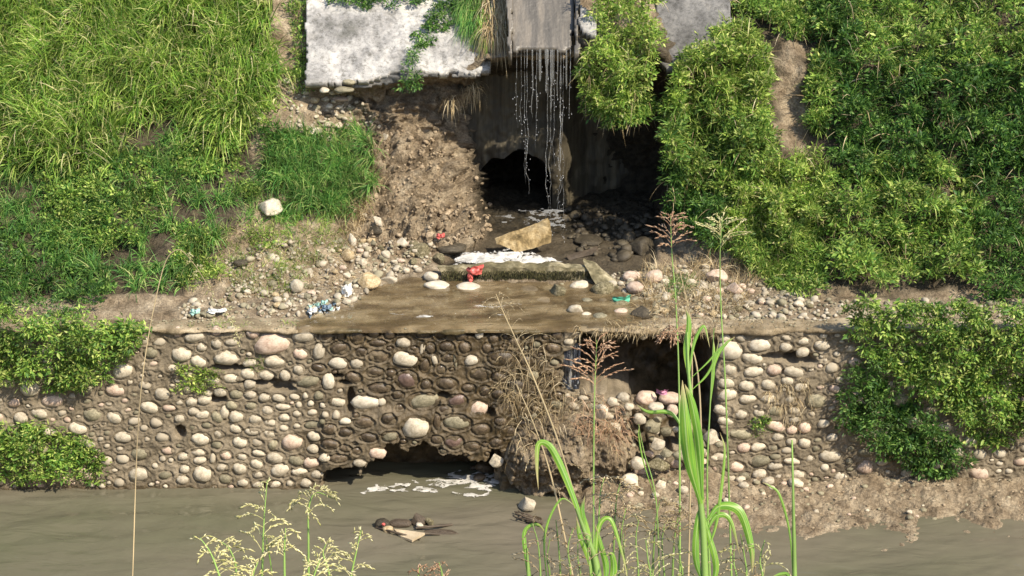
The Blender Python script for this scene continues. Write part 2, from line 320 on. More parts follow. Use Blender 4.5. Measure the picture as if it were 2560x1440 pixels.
def yz(py, Y): v = (py - 720) / F; t = (Y - CY) / (CT - v * ST); return CZ + t * (-ST - v * CT)
sp = sorted(ST_); K = np.zeros((len(sp), 9, 2))
for i, s in enumerate(sp):
    K[i, 0] = (YW + .3, H - .03)
    for k, (py, Y) in enumerate(ST_[s]): K[i, k + 1] = (Y, yz(py, Y))
    K[i, 7] = (7.6, 8.0); K[i, 8] = (40, 9.0)
Kc = np.zeros((len(pxs), 9, 2))
for k in range(9):
    for c in range(2): Kc[:, k, c] = np.interp(pxs, sp, K[:, k, c])
prof = []
for k in range(8):
    t = np.linspace(0, 1, rows_n[k], endpoint=(k == 7))[:, None, None]
    prof.append(Kc[None, :, k] * (1 - t) + Kc[None, :, k + 1] * t)
prof = np.concatenate(prof, 0)         # rows, cols, 2
# soften the kinks
for _ in range(2):
    q = prof.copy(); q[1:-1] = (prof[:-2] + prof[1:-1] * 2 + prof[2:]) / 4; prof = q
TV = np.zeros(prof.shape[:2] + (3,)); TV[..., 1] = prof[..., 0]; TV[..., 2] = prof[..., 1]
dd = (TV[..., 1] - CY) * CT + (CZ - TV[..., 2]) * ST
TV[..., 0] = (pxs[None] - 1280) / F * dd
N = nrm(np.cross(np.gradient(TV, axis=1), np.gradient(TV, axis=0)))
rowid = np.arange(prof.shape[0]); cr = np.cumsum([0] + rows_n)
slope = sstep(cr[1] - 14, cr[1] + 14, rowid)[:, None]
gx, gy = proj(TV)
dirt = sstep(850, 930, gx) * (1 - sstep(1180, 1240, gx)) * sstep(180, 260, gy) * (1 - sstep(600, 660, gy))
d = fbm(TV, 1.6, 3, 5) * .10 * slope + fbm(TV, 7, 4, 9, .6) * (.018 + .022 * slope)
d = d + dirt * (np.abs(fbm(TV, 4.5, 4, 31, .6)) * .24 - .06 + np.abs(fbm(TV, 13, 3, 91, .7)) * .09)
# vertical fluting on the undercut face
fl = (rowid > cr[3] - 18) & (rowid < cr[4]);
d = d + fl[:, None] * dirt * fbm(TV * np.array([1, .3, .18]), 9, 3, 55) * .06
TV = TV + N * d[..., None]
POOL = [(700, 812), (760, 792), (860, 780), (930, 730), (1010, 700), (1110, 706), (1490, 712), (1560, 735), (1640, 770), (1600, 812)]
UP = [(1120, 690), (1090, 660), (1130, 630), (1200, 600), (1230, 545), (1400, 540), (1640, 560), (1640, 650), (1600, 690), (1480, 700)]
gx, gy = proj(TV)
s1 = sstep(-12, 14, polysd(gx, gy, POOL)) * (TV[..., 2] < 2.35)
s2 = sstep(-10, 14, polysd(gx, gy, UP)) * (TV[..., 2] < 2.6) * (rowid[:, None] < cr[3])
deb = sstep(cr[1] * .12, cr[1] * .5, rowid)[:, None] * (rowid[:, None] <= cr[1] + 10)
TV[..., 2] += deb * (1 - s1) * (1 - s2) * .05
TV[..., 2] = TV[..., 2] * (1 - s1) + s1 * (2.075 + .02 * fbm(TV, 5, 2, 3))
TV[..., 2] = TV[..., 2] * (1 - s2) + s2 * np.minimum(TV[..., 2], 2.12 + .03 * fbm(TV, 5, 2, 3))
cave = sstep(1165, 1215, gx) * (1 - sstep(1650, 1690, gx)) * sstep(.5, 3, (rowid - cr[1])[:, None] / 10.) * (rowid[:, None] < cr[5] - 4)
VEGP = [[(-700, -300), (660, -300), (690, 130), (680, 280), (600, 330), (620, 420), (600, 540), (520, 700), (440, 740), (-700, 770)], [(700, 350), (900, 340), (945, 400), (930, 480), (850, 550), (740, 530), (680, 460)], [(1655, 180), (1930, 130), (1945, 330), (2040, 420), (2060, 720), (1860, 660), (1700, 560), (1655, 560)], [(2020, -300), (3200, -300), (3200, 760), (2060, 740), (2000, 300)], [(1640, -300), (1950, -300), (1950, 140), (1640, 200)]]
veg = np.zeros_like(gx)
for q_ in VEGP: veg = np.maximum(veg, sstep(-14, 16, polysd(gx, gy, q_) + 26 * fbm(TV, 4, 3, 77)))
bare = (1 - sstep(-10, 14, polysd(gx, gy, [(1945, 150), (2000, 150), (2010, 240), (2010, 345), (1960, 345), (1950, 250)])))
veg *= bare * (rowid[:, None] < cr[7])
wet = np.clip(veg * .8 + cave + s1 * .5 + s2 * .8, 0, 1)  # veg adds dark humus; cave paints the hollow's shade into the soil
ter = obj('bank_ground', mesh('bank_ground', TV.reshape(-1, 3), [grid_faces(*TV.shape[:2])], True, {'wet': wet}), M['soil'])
tag(ter, kind='structure')
TN = nrm(np.cross(np.gradient(TV, axis=1), np.gradient(TV, axis=0)))
GY = proj(TV)[1]
def hit(px, py):
    """first point of the bank that the line of sight through a pixel meets"""
    c = np.clip(np.interp(px, pxs, np.arange(len(pxs))), 0, len(pxs) - 1.001); j = int(c); f = c - j
    g = GY[:cr[7], j] * (1 - f) + GY[:cr[7], j + 1] * f
    m = np.nonzero((g[:-1] >= py) & (g[1:] < py))[0]
    i = m[0] if len(m) else 0
    t = 0 if not len(m) else (g[i] - py) / (g[i] - g[i + 1] + 1e-9)
    A = TV[i, j] * (1 - f) + TV[i, j + 1] * f; B = TV[i + 1, j] * (1 - f) + TV[i + 1, j + 1] * f
    return A * (1 - t) + B * t, TN[i, j]

# ------------------------------------------------------------------ river, riverbed, near bank
def sheet(name, xs, ys, zf, m, label=None):
    X, Y = np.meshgrid(xs, ys); V = np.stack([X, Y, zf(X, Y)], -1)
    o = obj(name, mesh(name, V.reshape(-1, 3), [grid_faces(len(ys), len(xs))], True), m); tag(o, kind='structure'); return o
def rz(X, Y):
    p = np.stack([X * .7, Y * 2.2, X * 0], -1); return .016 * fbm(p, 1.7, 3, 2) + .009 * fbm(p, 6, 3, 8)
sheet('river_water', np.linspace(-30, 30, 900), np.linspace(-9, 1.6, 220), rz, M['river'])
def nb(X, Y):
    dY = Y - CY
    z = np.where(dY < 1, 9.35, np.maximum(9.35 - .78 * (dY - 1), -1.6))
    return z + .12 * fbm(np.stack([X, Y, X * 0], -1), 1.3, 3, 4) * (dY < 20)
sheet('near_bank_ground', np.linspace(-30, 30, 160), np.concatenate([np.linspace(-60, -22, 12), np.linspace(-21.5, 2, 90)]), nb, M['soil'])
# mud bank at the foot of the wall on the right
mx = np.linspace(.5, 9, 500); my = np.linspace(-1.6, .9, 170)
def mud(X, Y):
    px = 1280 + X * 215
    e = np.interp(px, [1380, 1450, 1560, 1700, 1900, 2100, 2700], [.5, .2, -.25, -.55, -.75, -.8, -.6])
    z = np.clip((Y - e) * .16, -.3, .15) + np.interp(px, [1400, 1500, 1620, 1760, 1860], [-.10, .16, .22, .10, 0]) * sstep(-.5, .3, Y)
    return z + .045 * fbm(np.stack([X, Y, X * 0], -1), 3.2, 5, 44, .68)
sheet('mud_bank', mx, my, mud, M['soil'])

# ------------------------------------------------------------------ cobble wall
LZ = """15,110,60,100,P 150,140,150,85,L 325,90,80,65,P 325,190,75,80,L 205,220,70,65,L 450,80,80,50,L 445,180,110,50,L 615,110,95,85,P 775,190,275,155,P 735,55,60,35,L 835,55,65,40,L 1030,120,175,110,L 1000,270,110,85,P 1145,250,80,115,L 45,275,140,110,L 185,335,120,85,L 400,310,180,110,L 595,345,115,60,L 790,335,150,90,L 980,390,90,80,L 580,430,105,70,L 720,440,115,75,L 875,445,80,85,L 440,465,110,60,L 590,510,95,65,L 1050,490,180,85,G 1225,490,90,115,W 110,440,130,50,G
255,580,70,55,L 360,575,100,65,L 125,650,85,70,L 225,635,105,75,L 30,650,60,50,L 480,590,90,60,G 595,595,90,60,L 710,620,85,65,L 820,620,90,50,L 950,610,70,40,L 1040,600,50,45,L 1145,600,80,60,G 1285,650,120,60,L 450,675,90,60,G 600,680,85,55,G 860,690,110,48,L 985,675,45,45,L 1080,660,50,40,L 1175,675,45,40,W 735,720,80,65,L 145,730,80,60,L 215,750,100,60,L 390,735,70,95,L 35,780,95,70,L 485,765,115,85,L 970,745,65,50,L 1090,735,70,45,L 1200,740,50,45,L 1285,740,60,60,L 640,790,95,70,L 870,775,85,60,L 760,815,90,45,L 1355,790,85,50,W 255,835,80,40,G 865,855,65,45,L 970,840,55,40,L 1095,830,120,50,G 480,860,90,60,L 620,880,115,60,L 350,905,75,60,L 755,900,90,50,L 335,770,90,80,G 205,945,140,100,L 330,990,75,55,G 520,970,110,80,L 655,970,80,50,L 780,990,75,80,G 935,975,155,125,P 1110,920,100,75,L 40,995,60,25,G 185,1050,105,50,L 400,1070,90,70,P 60,1080,85,60,L 530,1080,75,50,L 665,1055,95,50,L 195,1110,90,50,L 298,1095,40,80,L 1100,1020,85,65,L 795,1090,140,90,L 965,1110,115,75,G 1195,1075,85,60,L 650,1140,90,65,L 370,1165,85,60,L 70,1180,75,65,L 515,1175,105,95,L 225,1220,140,120,L 845,1190,150,100,L 990,1200,115,65,L 1130,1220,90,65,L 665,1220,90,50,L 400,1255,90,70,G 60,1265,90,70,L 540,1280,90,65,L 655,1300,90,60,L 915,1290,60,50,L 795,1300,90,55,L 1040,1290,100,75,L 1085,1130,110,80,P
1200,130,110,90,D 1320,125,60,70,D 1450,130,100,120,D 1580,110,80,60,D 1710,115,80,70,D 1825,90,60,45,D 1985,105,110,60,D 2115,110,80,80,D 2425,115,60,75,W 2280,130,80,60,D 1310,225,130,90,D 1610,185,120,50,D 1815,185,100,75,L 1970,225,40,100,L 2035,225,70,80,D 2165,215,100,70,D 2310,220,80,80,D 2490,225,70,70,D 1480,255,80,60,D 1620,290,140,80,D 1830,310,175,100,L 2175,305,90,60,D 2365,320,105,70,W 2070,320,40,80,L 2235,325,25,110,L 1300,345,135,85,W 1450,345,90,70,L 1140,380,90,50,D 1985,365,70,110,D 2120,390,60,60,D 1590,415,120,70,D 1720,420,70,50,D 1420,460,110,80,D 1845,475,160,130,R 2440,430,150,90,D 2000,510,80,70,D 2165,500,140,80,D 1635,540,160,70,D 2340,540,90,60,D 2470,560,80,70,D 1775,590,80,60,D 1515,655,200,110,W 1645,650,60,60,L 1980,645,210,125,G 2245,640,140,90,R 2420,700,135,120,P 1790,695,60,50,D 2140,710,110,60,D 1505,800,140,80,D 1705,770,100,80,D 1925,835,200,150,L 2090,795,50,100,D 2250,795,190,110,G 2440,850,130,80,D 1230,855,100,80,D 1360,875,100,60,D 1540,915,120,60,D 1715,905,120,70,G 2090,930,80,60,D 2225,950,130,100,R 1240,970,120,70,D 1360,1000,80,50,D 1450,1020,60,50,D 1620,1035,120,80,P 2370,985,110,70,D 1310,1080,130,60,D 1470,1115,100,60,L"""
RZ = """1860,150,90,70,L 1995,150,80,50,L 2145,195,175,105,W 1900,245,175,130,W 2355,215,90,70,L 2360,145,80,40,L 2490,170,100,60,L 2490,260,100,70,L 2085,305,150,85,L 1895,395,120,90,L 2095,410,140,75,L 2260,400,110,85,P 2420,415,150,75,L 1880,495,130,85,L 2040,525,115,75,L 2205,515,105,70,L 2365,485,90,60,L 1885,590,140,90,L 2045,630,120,70,L 2220,620,140,75,L 1840,715,125,70,L 1995,750,95,75,L 2135,735,80,60,L 2265,725,110,85,G 1870,800,115,65,L 2420,790,80,45,L 2500,850,90,90,P 2265,840,140,70,P 2400,870,80,65,P 2110,800,60,40,G 1980,905,190,80,G 2285,925,90,55,L 2395,965,80,55,L 2495,975,90,70,L 2015,1010,100,75,P 2125,1010,110,65,L 2245,1010,70,50,G 2355,1035,80,50,L 2140,1115,160,80,G 2265,1080,80,40,G 2405,1120,140,50,L 2260,1160,105,60,L 1940,1160,140,80,P 2140,1220,105,70,L 2450,1225,100,70,L 2020,1235,90,60,G 1905,1255,80,60,L 2310,1260,100,80,L 80,300,200,110,D 60,450,110,70,D 190,180,110,70,D 280,330,110,80,D 50,590,90,70,D 200,520,120,80,D 330,440,90,80,G 120,700,120,80,D"""
stones = []
for s_, ox in ((LZ, 440), (RZ, 1230)):
    for w in s_.split():
        a = w.split(',')
        if float(a[1]) < 62 and ox == 440: continue
        stones.append([ox + float(a[0]) / 3.2, 800 + float(a[1]) / 3.2, float(a[2]) / 3.2 * 1.2, float(a[3]) / 3.2 * 1.2, a[4]])
CAV_A = [(1402, 975), (1398, 905), (1428, 872), (1446, 840), (1600, 838), (1786, 842), (1800, 870), (1797, 960), (1800, 1060), (1818, 1105), (1770, 1135), (1700, 1125), (1570, 1150), (1566, 1080), (1575, 1010), (1480, 985)]
CAV_B = [(806, 1240), (812, 1165), (850, 1160), (905, 1172), (935, 1150), (960, 1112), (990, 1104), (1020, 1128), (1040, 1100), (1070, 1098), (1100, 1122), (1150, 1135), (1200, 1142), (1245, 1120), (1262, 1150), (1250, 1240)]
CREV = [(575, 921, 60, 9), (665, 958, 80, 10), (545, 999, 26, 13), (707, 972, 34, 8), (877, 1000, 11, 34), (862, 958, 18, 8), (1965, 893, 70, 14), (2000, 905, 40, 9), (450, 1080, 14, 16), (1225, 1030, 16, 14), (1108, 990, 18, 10), (840, 940, 20, 6), (955, 838, 60, 3), (1180, 836, 60, 4)]
def centre(px, py): return (px > 775) & (px < 1400) & ~((px < 870) & (py > 960) & (py < 1050))
def clear(px, py, w, h, k=1.0):
    if polysd(px, py, CAV_A) > -.35 * w or polysd(px, py, CAV_B) > -.3 * h: return False
    for (a, b, c, d_) in CREV:
        if ((px - a) / (c + w * .4)) ** 2 + ((py - b) / (d_ + h * .4)) ** 2 < 1: return False
    for s in stones:
        if ((px - s[0]) / ((w + s[2]) * .5 * k)) ** 2 + ((py - s[1]) / ((h + s[3]) * .5 * k)) ** 2 < 1: return False
    return True
R = random.Random(3)
for i in range(9000):
    px = R.uniform(-60, 2640); py = R.uniform(838, 1244)
    side = px < 430 or px > 2035
    w = R.uniform(24, 50) if not side else R.uniform(30, 62)
    if i > 5000: w = R.uniform(11, 24)
    h = w * R.uniform(.55, .85)
    if py + h / 2 > (1218 if px < 1500 else 1246) or not clear(px, py, w, h, (1.08 if centre(px, py) else 1.14) if i < 5000 else 1.1): continue
    kind = R.choice('DDDG' if centre(px, py) else 'LLLGP')
    stones.append([px, py, w, h, kind])

wx = np.concatenate([np.arange(-13, -6.7, .07), np.arange(-6.7, 6.7, .0115), np.arange(6.7, 13, .07)])
wz = np.concatenate([np.linspace(-.5, 0, 8, endpoint=False), np.linspace(0, H - .02, 180)])
WX, WZ = np.meshgrid(wx, wz)
WV = np.stack([WX, np.full_like(WX, YW), WZ], -1)
batter = (H - WZ) * -.03
WV[..., 1] += batter
wpx, wpy = proj(WV)
wet_w = sstep(-22, 26, wpx - 775 + 60 * fbm(WV, 2.2, 4, 66)) * (1 - sstep(1390, 1430, wpx))
fr = .03 * fbm(WV, 6, 3, 71)
dY = .018 * fbm(WV, 5, 4, 11, .6) + .012 * fbm(WV, 22, 2, 12)
ring = np.zeros_like(WX)
sarr = []
for s in stones:
    c = P(s[0], s[1], YW); c[1] += (H - c[2]) * -.03
    t = depth(c); a = s[2] / 2 / F * t; b = s[3] / 2 / F * t / CT
    s.append(c); s.append(a); s.append(b)
    m = (np.abs(wx - c[0]) < a * 2 + .03); jj = np.nonzero(m)[0]; mm = np.abs(wz - c[2]) < b * 2 + .03; ii = np.nonzero(mm)[0]
    if not len(jj) or not len(ii): continue
    sub = np.ix_(ii, jj); q = np.sqrt(((WX[sub] - c[0]) / a) ** 2 + ((WZ[sub] - c[2]) / b) ** 2); e = (q - 1) * min(a, b)
    cen = centre(s[0], s[1])
    if cen and s[4] in 'LWP': cen = False
    g = np.exp(-((e - .002) / .008) ** 2) * (.020 if cen else .012) - np.exp(-((e - .020) / .008) ** 2) * (.014 if cen else .006)
    ring[sub] += g
dY = dY + ring
dY += -.05 * sstep(795, 815, wpx) * (1 - sstep(1240, 1290, wpx)) * sstep(1010, 1040, wpy + fr * 300)   # lower centre stands proud
edge = fr * 320 + 9 * fbm(WV, 14, 2, 5)
sa = polysd(wpx, wpy, CAV_A) + edge; sb = polysd(wpx, wpy, CAV_B) + edge
dY += sstep(0, 12, sa) * (1.15 + .12 * fbm(WV, 3, 3, 3)) * (1 - .55 * sstep(1010, 1100, wpy))
dY += sstep(0, 9, sb) * .75
for (a, b, c, d_) in CREV:
    q = np.sqrt(((wpx - a) / c) ** 2 + ((wpy - b) / d_) ** 2) + fr * 6
    dY += (1 - sstep(.55, 1.15, q)) * .16
WV[..., 1] += dY
wet_dark = np.clip(wet_w * (.85 + .5 * fbm(WV, 1.2, 3, 88)), 0, 1)
wet_dark = np.maximum(wet_dark, np.maximum(sstep(0, 25, sa), sstep(0, 12, sb)))  # insides of both wall holes take the dark mortar tone
# thin damp run marks and a tide line
wet_dark = np.maximum(wet_dark, (1 - sstep(0, .10, WZ)) * .8)
wall = empty('river_wall', (0, YW, 0))
tag(wall, 'long mortared cobblestone retaining wall above the muddy river, broken open near the right', 'wall')
o = obj('mortar_face', mesh('mortar_face', WV.reshape(-1, 3) - np.array([0, YW, 0]), [grid_faces(*WX.shape)], True, {'wet': wet_dark}), M['mortar'], wall)
# coping slab on the wall
cx_ = np.arange(-13, 13, .03); secs = []
front = YW - .05 + .03 * fbm(np.stack([cx_, cx_ * 0, cx_ * 0], -1), 4, 4, 6, .6); dn = .018 * fbm(np.stack([cx_, cx_ * 0 + 3, cx_ * 0], -1), 3, 3, 7)
bot = H - .04 + .02 * fbm(np.stack([cx_, cx_ * 0 + 9, cx_ * 0], -1), 3, 4, 8, .6)
for (yy, zz) in (((front + .02), bot), (front, bot + .012), (front, H + .0 + dn), (front + .02, H + .016 + dn * .6), (front * 0 + YW + .12, H + .018 + dn * .3), (front * 0 + YW + .3 + .05 * fbm(np.stack([cx_, cx_ * 0 + 5, cx_ * 0], -1), 3, 3, 8), H + .005)):
    secs.append(np.stack([cx_, yy + 0 * cx_, zz + 0 * cx_], -1))
cv = np.stack(secs, 0); cv[..., 1] += .004 * fbm(cv, 20, 2, 4)
obj('coping', mesh('coping', cv.reshape(-1, 3) - np.array([0, YW, 0]), [grid_faces(len(secs), len(cx_))], False, {'wet': sstep(740, 800, proj(cv)[0]) * (1 - sstep(1420, 1500, proj(cv)[0]))}), M['cap'], wall)

# stone prototypes
CN = dict(L='cream', G='olive', P='pinkish', O='mossy', T='tan', S='dark', W='white', D='wet')
def ico(sub):
    bpy_me = bpy.data.meshes.new('t'); import bmesh
    bm = bmesh.new(); bmesh.ops.create_icosphere(bm, subdivisions=sub, radius=1); bm.verts.ensure_lookup_table()
    V = np.array([v.co[:] for v in bm.verts]); Fc = np.array([[v.index for v in f.verts] for f in bm.faces]); bm.free(); bpy.data.meshes.remove(bpy_me); return V, Fc
IV2, IF2 = ico(3 - 1); IV3, IF3 = ico(3)
def blob(seed, rough=.16, box=.0, flat=0, V0=None):
    V = (IV2 if V0 is None else V0).copy()
    if box:   # towards a superellipsoid
        V = np.sign(V) * np.abs(V) ** (1 - box); V /= np.max(np.abs(V), axis=0)
    V *= (1 + rough * fbm(V + seed * 7.3, 1.0, 2, seed) + rough * .25 * fbm(V + seed, 3.2, 2, seed))[:, None]
    return V / np.max(np.abs(V), axis=0)
def facet(seed, cuts=9, V0=None):
    V = (IV3 if V0 is None else V0).copy(); r = np.random.default_rng(seed)
    for _ in range(cuts):
        n = nrm(r.normal(size=3)); dd_ = r.uniform(.45, .75); e = V @ n - dd_; V -= np.where(e > 0, e, 0)[:, None] * n
    V *= (1 + .035 * fbm(V, 4, 3, seed))[:, None]
    return V / np.max(np.abs(V), axis=0)
COB = [mesh('cobble', blob(i, .21, (.0, .16, .08)[i % 3]), [IF2], True) for i in range(10)]
ROUND = [mesh('river_stone', blob(i + 40, .2, .1, V0=IV3), [IF3], True) for i in range(6)]
ANG = [mesh('angular_rock', facet(i + 60), [IF3], False) for i in range(6)]
KM = dict(L='light_stone', P='pink_stone', G='olive_stone', W='white_stone', D='dark_stone', R='wet_pink_stone', S='shade_rock', O='moss_rock', T='sand_rock')
def inst(name, me, m, loc, scl, rot=(0, 0, 0), parent=None):
    o = bpy.data.objects.new(name, me); col.objects.link(o); o.location = loc; o.scale = scl; o.rotation_euler = rot
    if parent is not None: o.parent = parent
    if len(me.materials) == 0: me.materials.append(m)
    o.material_slots[0].link = 'OBJECT'; o.material_slots[0].material = m
    return o
vis = lambda s: (0 < s[0] < 2560)
stones.sort(key=lambda s: -(s[2] * s[3] * (1 if (430 < s[0] < 2035) else .6 if vis(s) else .01)))
rest = {}
for i, s in enumerate(stones):
    px, py, w, h, k, c, a, b = s
    cen = centre(px, py)
    if cen and k == 'L' and R.random() < .2: k = 'G'
    dep = min(a, b) * (.75 if cen else .9)
    # sits in its socket
    c = c + np.array([0, (dep * (.5 if k in 'DRG' else .25) if cen else dep * .42) - (.05 if (800 < px < 1260 and py > 1030) else 0), 0])
    rot = (R.uniform(-.15, .15), R.uniform(-.28, .28), R.uniform(-.12, .12)); me = COB[R.randrange(10)]
    if i < 296:
        inst('cobble', me, M[KM[k]], (c[0], c[1] - YW, c[2]), (a, dep, b), rot, wall)
    else:
        V = np.array([v.co[:] for v in me.vertices]) * np.array([a, dep, b]); V = V @ np.array(Euler(rot).to_matrix()).T + c
        rest.setdefault(k, MB()).add(V, IF2)
for k, mb in rest.items():
    o = obj('small_cobbles', mb.build('small_cobbles', True, (0, YW, 0)), M[KM[k]], wall); o['kind'] = 'stuff'

# ------------------------------------------------------------------ stream water on the ledge and above it
def flat_poly(name, poly, z, m, grow=18, res=9, zf=None):
    xs = np.arange(min(p[0] for p in poly) - grow, max(p[0] for p in poly) + grow, res); ys = np.arange(min(p[1] for p in poly) - grow, max(p[1] for p in poly) + grow, res * .5)
    X, Y = np.meshgrid(xs, ys); v = (Y - 720) / F; t = (z - CZ) / (-ST - v * CT)
    V = np.stack([(X - 1280) / F * t, CY + t * (CT - v * ST), np.full_like(X, z)], -1)
    if name == 'stream_water':
        V[..., 1] = np.maximum(V[..., 1], YW - .055); V[..., 2] = z - .05 * (1 - sstep(YW - .055, YW - .02, V[..., 1]))
    V[..., 2] += .006 * fbm(V * np.array([.6, 2, 1]), 5, 3, 13) + .003 * fbm(V, 18, 2, 3)
    if zf is not None: V[..., 2] += zf(X, Y)
    Fc = grid_faces(*X.shape); keep = (polysd(X, Y, poly) + 7 * fbm(V, 6, 3, 9)).ravel() > -grow
    Fc = Fc[keep[Fc].all(1)]
    o = obj(name, mesh(name, V.reshape(-1, 3), [Fc], True), m); tag(o, kind='structure'); return o
flat_poly('stream_water', [(760, 832), (740, 812), (790, 790), (870, 775), (930, 730), (1010, 700), (1110, 706), (1490, 712), (1560, 735), (1640, 770), (1600, 806), (1450, 812), (1430, 832)], 2.134, M['stream'], 8)
flat_poly('upper_stream_water', UP, 2.2, M['upper_stream'], 14)

# foam: froth broken into flakes by noise
def foam(name, reg, z, label, dens, res=.007, th=.008, stretch=(1.0, 1.6, 1), sc=9, m='foam', seed=5):
    cs = np.array([PZ(p[0], p[1], z) for p in reg]); xs = np.arange(cs[:, 0].min(), cs[:, 0].max(), res); ys = np.arange(cs[:, 1].min(), cs[:, 1].max(), res * 1.5)
    X, Y = np.meshgrid(xs, ys); V = np.stack([X, Y, X * 0 + z], -1); px, py = proj(V)
    q = V * np.array(stretch); f = fbm(q + .12 * np.stack([fbm(q, 6, 2, 1), fbm(q, 6, 2, 2), X * 0], -1), sc, 5, seed, .62)
    inside = sstep(-4, 22, polysd(px, py, reg)); k = f + dens(px, py) + (inside - 1) * 2.2
    V[..., 2] += th * sstep(-.1, 1., k) * (1 + .4 * fbm(V, 7, 3, 7)); Fc = grid_faces(*X.shape); Fc = Fc[(k.ravel()[Fc] > -.16).sum(1) >= 3]
    used = np.unique(Fc); mp_ = np.zeros(X.size, int); mp_[used] = np.arange(len(used))
    return tag(obj(name, mesh(name, V.reshape(-1, 3)[used], [mp_[Fc]], True, {'thick': sstep(-.16, .3, k).ravel()[used]}), M[m]), label, 'foam', kind='stuff')
foam('river_foam', [(868, 1235), (900, 1212), (960, 1190), (1060, 1186), (1150, 1166), (1262, 1172), (1258, 1215), (1215, 1262), (1130, 1250), (1000, 1244), (900, 1248)], .014, 'white foam flakes drifting on the river below the undercut hole',
     lambda x, y: -.14 + .32 * sstep(1040, 1220, x) * (1 - sstep(1180, 1225, y)) + .22 * np.exp(-((y - 1232 + (x - 1000) * .12) / 10) ** 2) + .15 * np.exp(-((y - 1212 + (x - 1000) * .12) / 7) ** 2))
foam('stream_foam', [(1108, 668), (1122, 646), (1160, 622), (1260, 616), (1350, 624), (1430, 645), (1450, 668), (1300, 676)], 2.225, 'thick white froth where the waterfall churns behind the fallen concrete beam',
     lambda x, y: .8 - .9 * sstep(1320, 1430, x), th=.03, sc=6)
foam('stream_foam', [(1300, 640), (1440, 650), (1560, 670), (1600, 695), (1500, 700), (1420, 672), (1300, 668)], 2.216, 'thin broken froth on the stream right of the thick froth', lambda x, y: -.55 + .25 * (1 - sstep(1320, 1460, x)), sc=11)
foam('splash_foam', [(1200, 520), (1420, 500), (1430, 580), (1380, 600), (1220, 560)], 2.24, 'faint spray foam in the dark at the foot of the waterfall', lambda x, y: -.5 + .3 * np.exp(-((x - 1380) / 40) ** 2), sc=7, m='spray')
foam('pool_foam', [(880, 800), (1000, 740), (1300, 735), (1440, 780), (1400, 808), (900, 812)], 2.137, 'small pale foam flecks on the brown pool above the wall', lambda x, y: -.93, sc=8, stretch=(.6, 2.4, 1))
# ------------------------------------------------------------------ concrete: revetment slabs, chute, culvert
def slab(name, outline, yfun, th, m, label, cat, amp=.012, res=9, parent=None):
    """solid slab: outline in sight lines, laid on the bank plane Y=yfun(py), thickness th along its normal"""
    xs = np.arange(min(p[0] for p in outline) - res, max(p[0] for p in outline) + 2 * res, res); ys = np.arange(min(p[1] for p in outline) - res, max(p[1] for p in outline) + 2 * res, res)
    X, Y = np.meshgrid(xs, ys); Yw = yfun(X, Y); v = (Y - 720) / F; t = (Yw - CY) / (CT - v * ST)
    V = np.stack([(X - 1280) / F * t, Yw, CZ + t * (-ST - v * CT)], -1)
    n = nrm(np.cross(np.gradient(V, axis=1), np.gradient(V, axis=0))); n = n * np.where(n[..., 1:2] > 0, -1, 1)
    keep = polysd(X, Y, outline) + 5 * fbm(V, 9, 3, 3) > 0
    Fc = grid_faces(*X.shape); kf = keep.ravel()[Fc].sum(1) >= 3; Fc = Fc[kf]
    nv = X.size; top = V + n * (amp * fbm(V, 4, 4, 21, .6))[..., None]; bot = V - n * th
    allV = np.vstack([top.reshape(-1, 3), bot.reshape(-1, 3)])
    fs = [Fc, Fc[:, ::-1] + nv]; ed = {}
    for f in Fc:
        for i in range(4):
            a, b = int(f[i]), int(f[(i + 1) % 4])
            if (b, a) in ed: del ed[(b, a)]
            else: ed[(a, b)] = 1
    q = np.array([[b, a, a + nv, b + nv] for a, b in ed]); fs.append(q)
    org = allV[Fc.ravel()].mean(0); used = np.unique(np.concatenate([f.ravel() for f in fs])); mp_ = np.zeros(len(allV), int); mp_[used] = np.arange(len(used))
    o = obj(name, mesh(name, allV[used] - org, [mp_[f] for f in fs], False), M[m], parent, org)
    if label: tag(o, label, cat)
    return o
bankY = lambda X, Y: 3.52 + (207 - Y) / 207 * 1.05
slab('revetment_slab', [(764, -160), (766, 130), (762, 208), (800, 213), (850, 206), (885, 199), (905, 204), (930, 197), (985, 183), (1010, 178), (1060, 176), (1100, 184), (1140, 179), (1195, 187), (1222, 172), (1228, 120), (1224, -160)], bankY, .11, 'white_concrete', 'broad whitewashed concrete revetment slab with a ragged undercut lower edge', 'slab', .02, 4)
slab('revetment_slab', [(1636, -160), (1640, 60), (1648, 150), (1668, 175), (1720, 180), (1790, 150), (1830, 60), (1830, -160)], lambda X, Y: 3.45 + (207 - Y) / 207 * 1.05, .12, 'grey_concrete', 'grey concrete slab showing between the hanging creeper and the big bush', 'slab', res=5)
slab('broken_slab', [(1446, 8), (1470, 22), (1492, 40), (1496, 92), (1470, 84), (1448, 78)], lambda X, Y: 3.25 + (100 - Y) / 207 * 1.05, .14, 'beige_concrete', 'sunlit cream concrete block jammed between the chute and the creeper', 'slab', res=5)
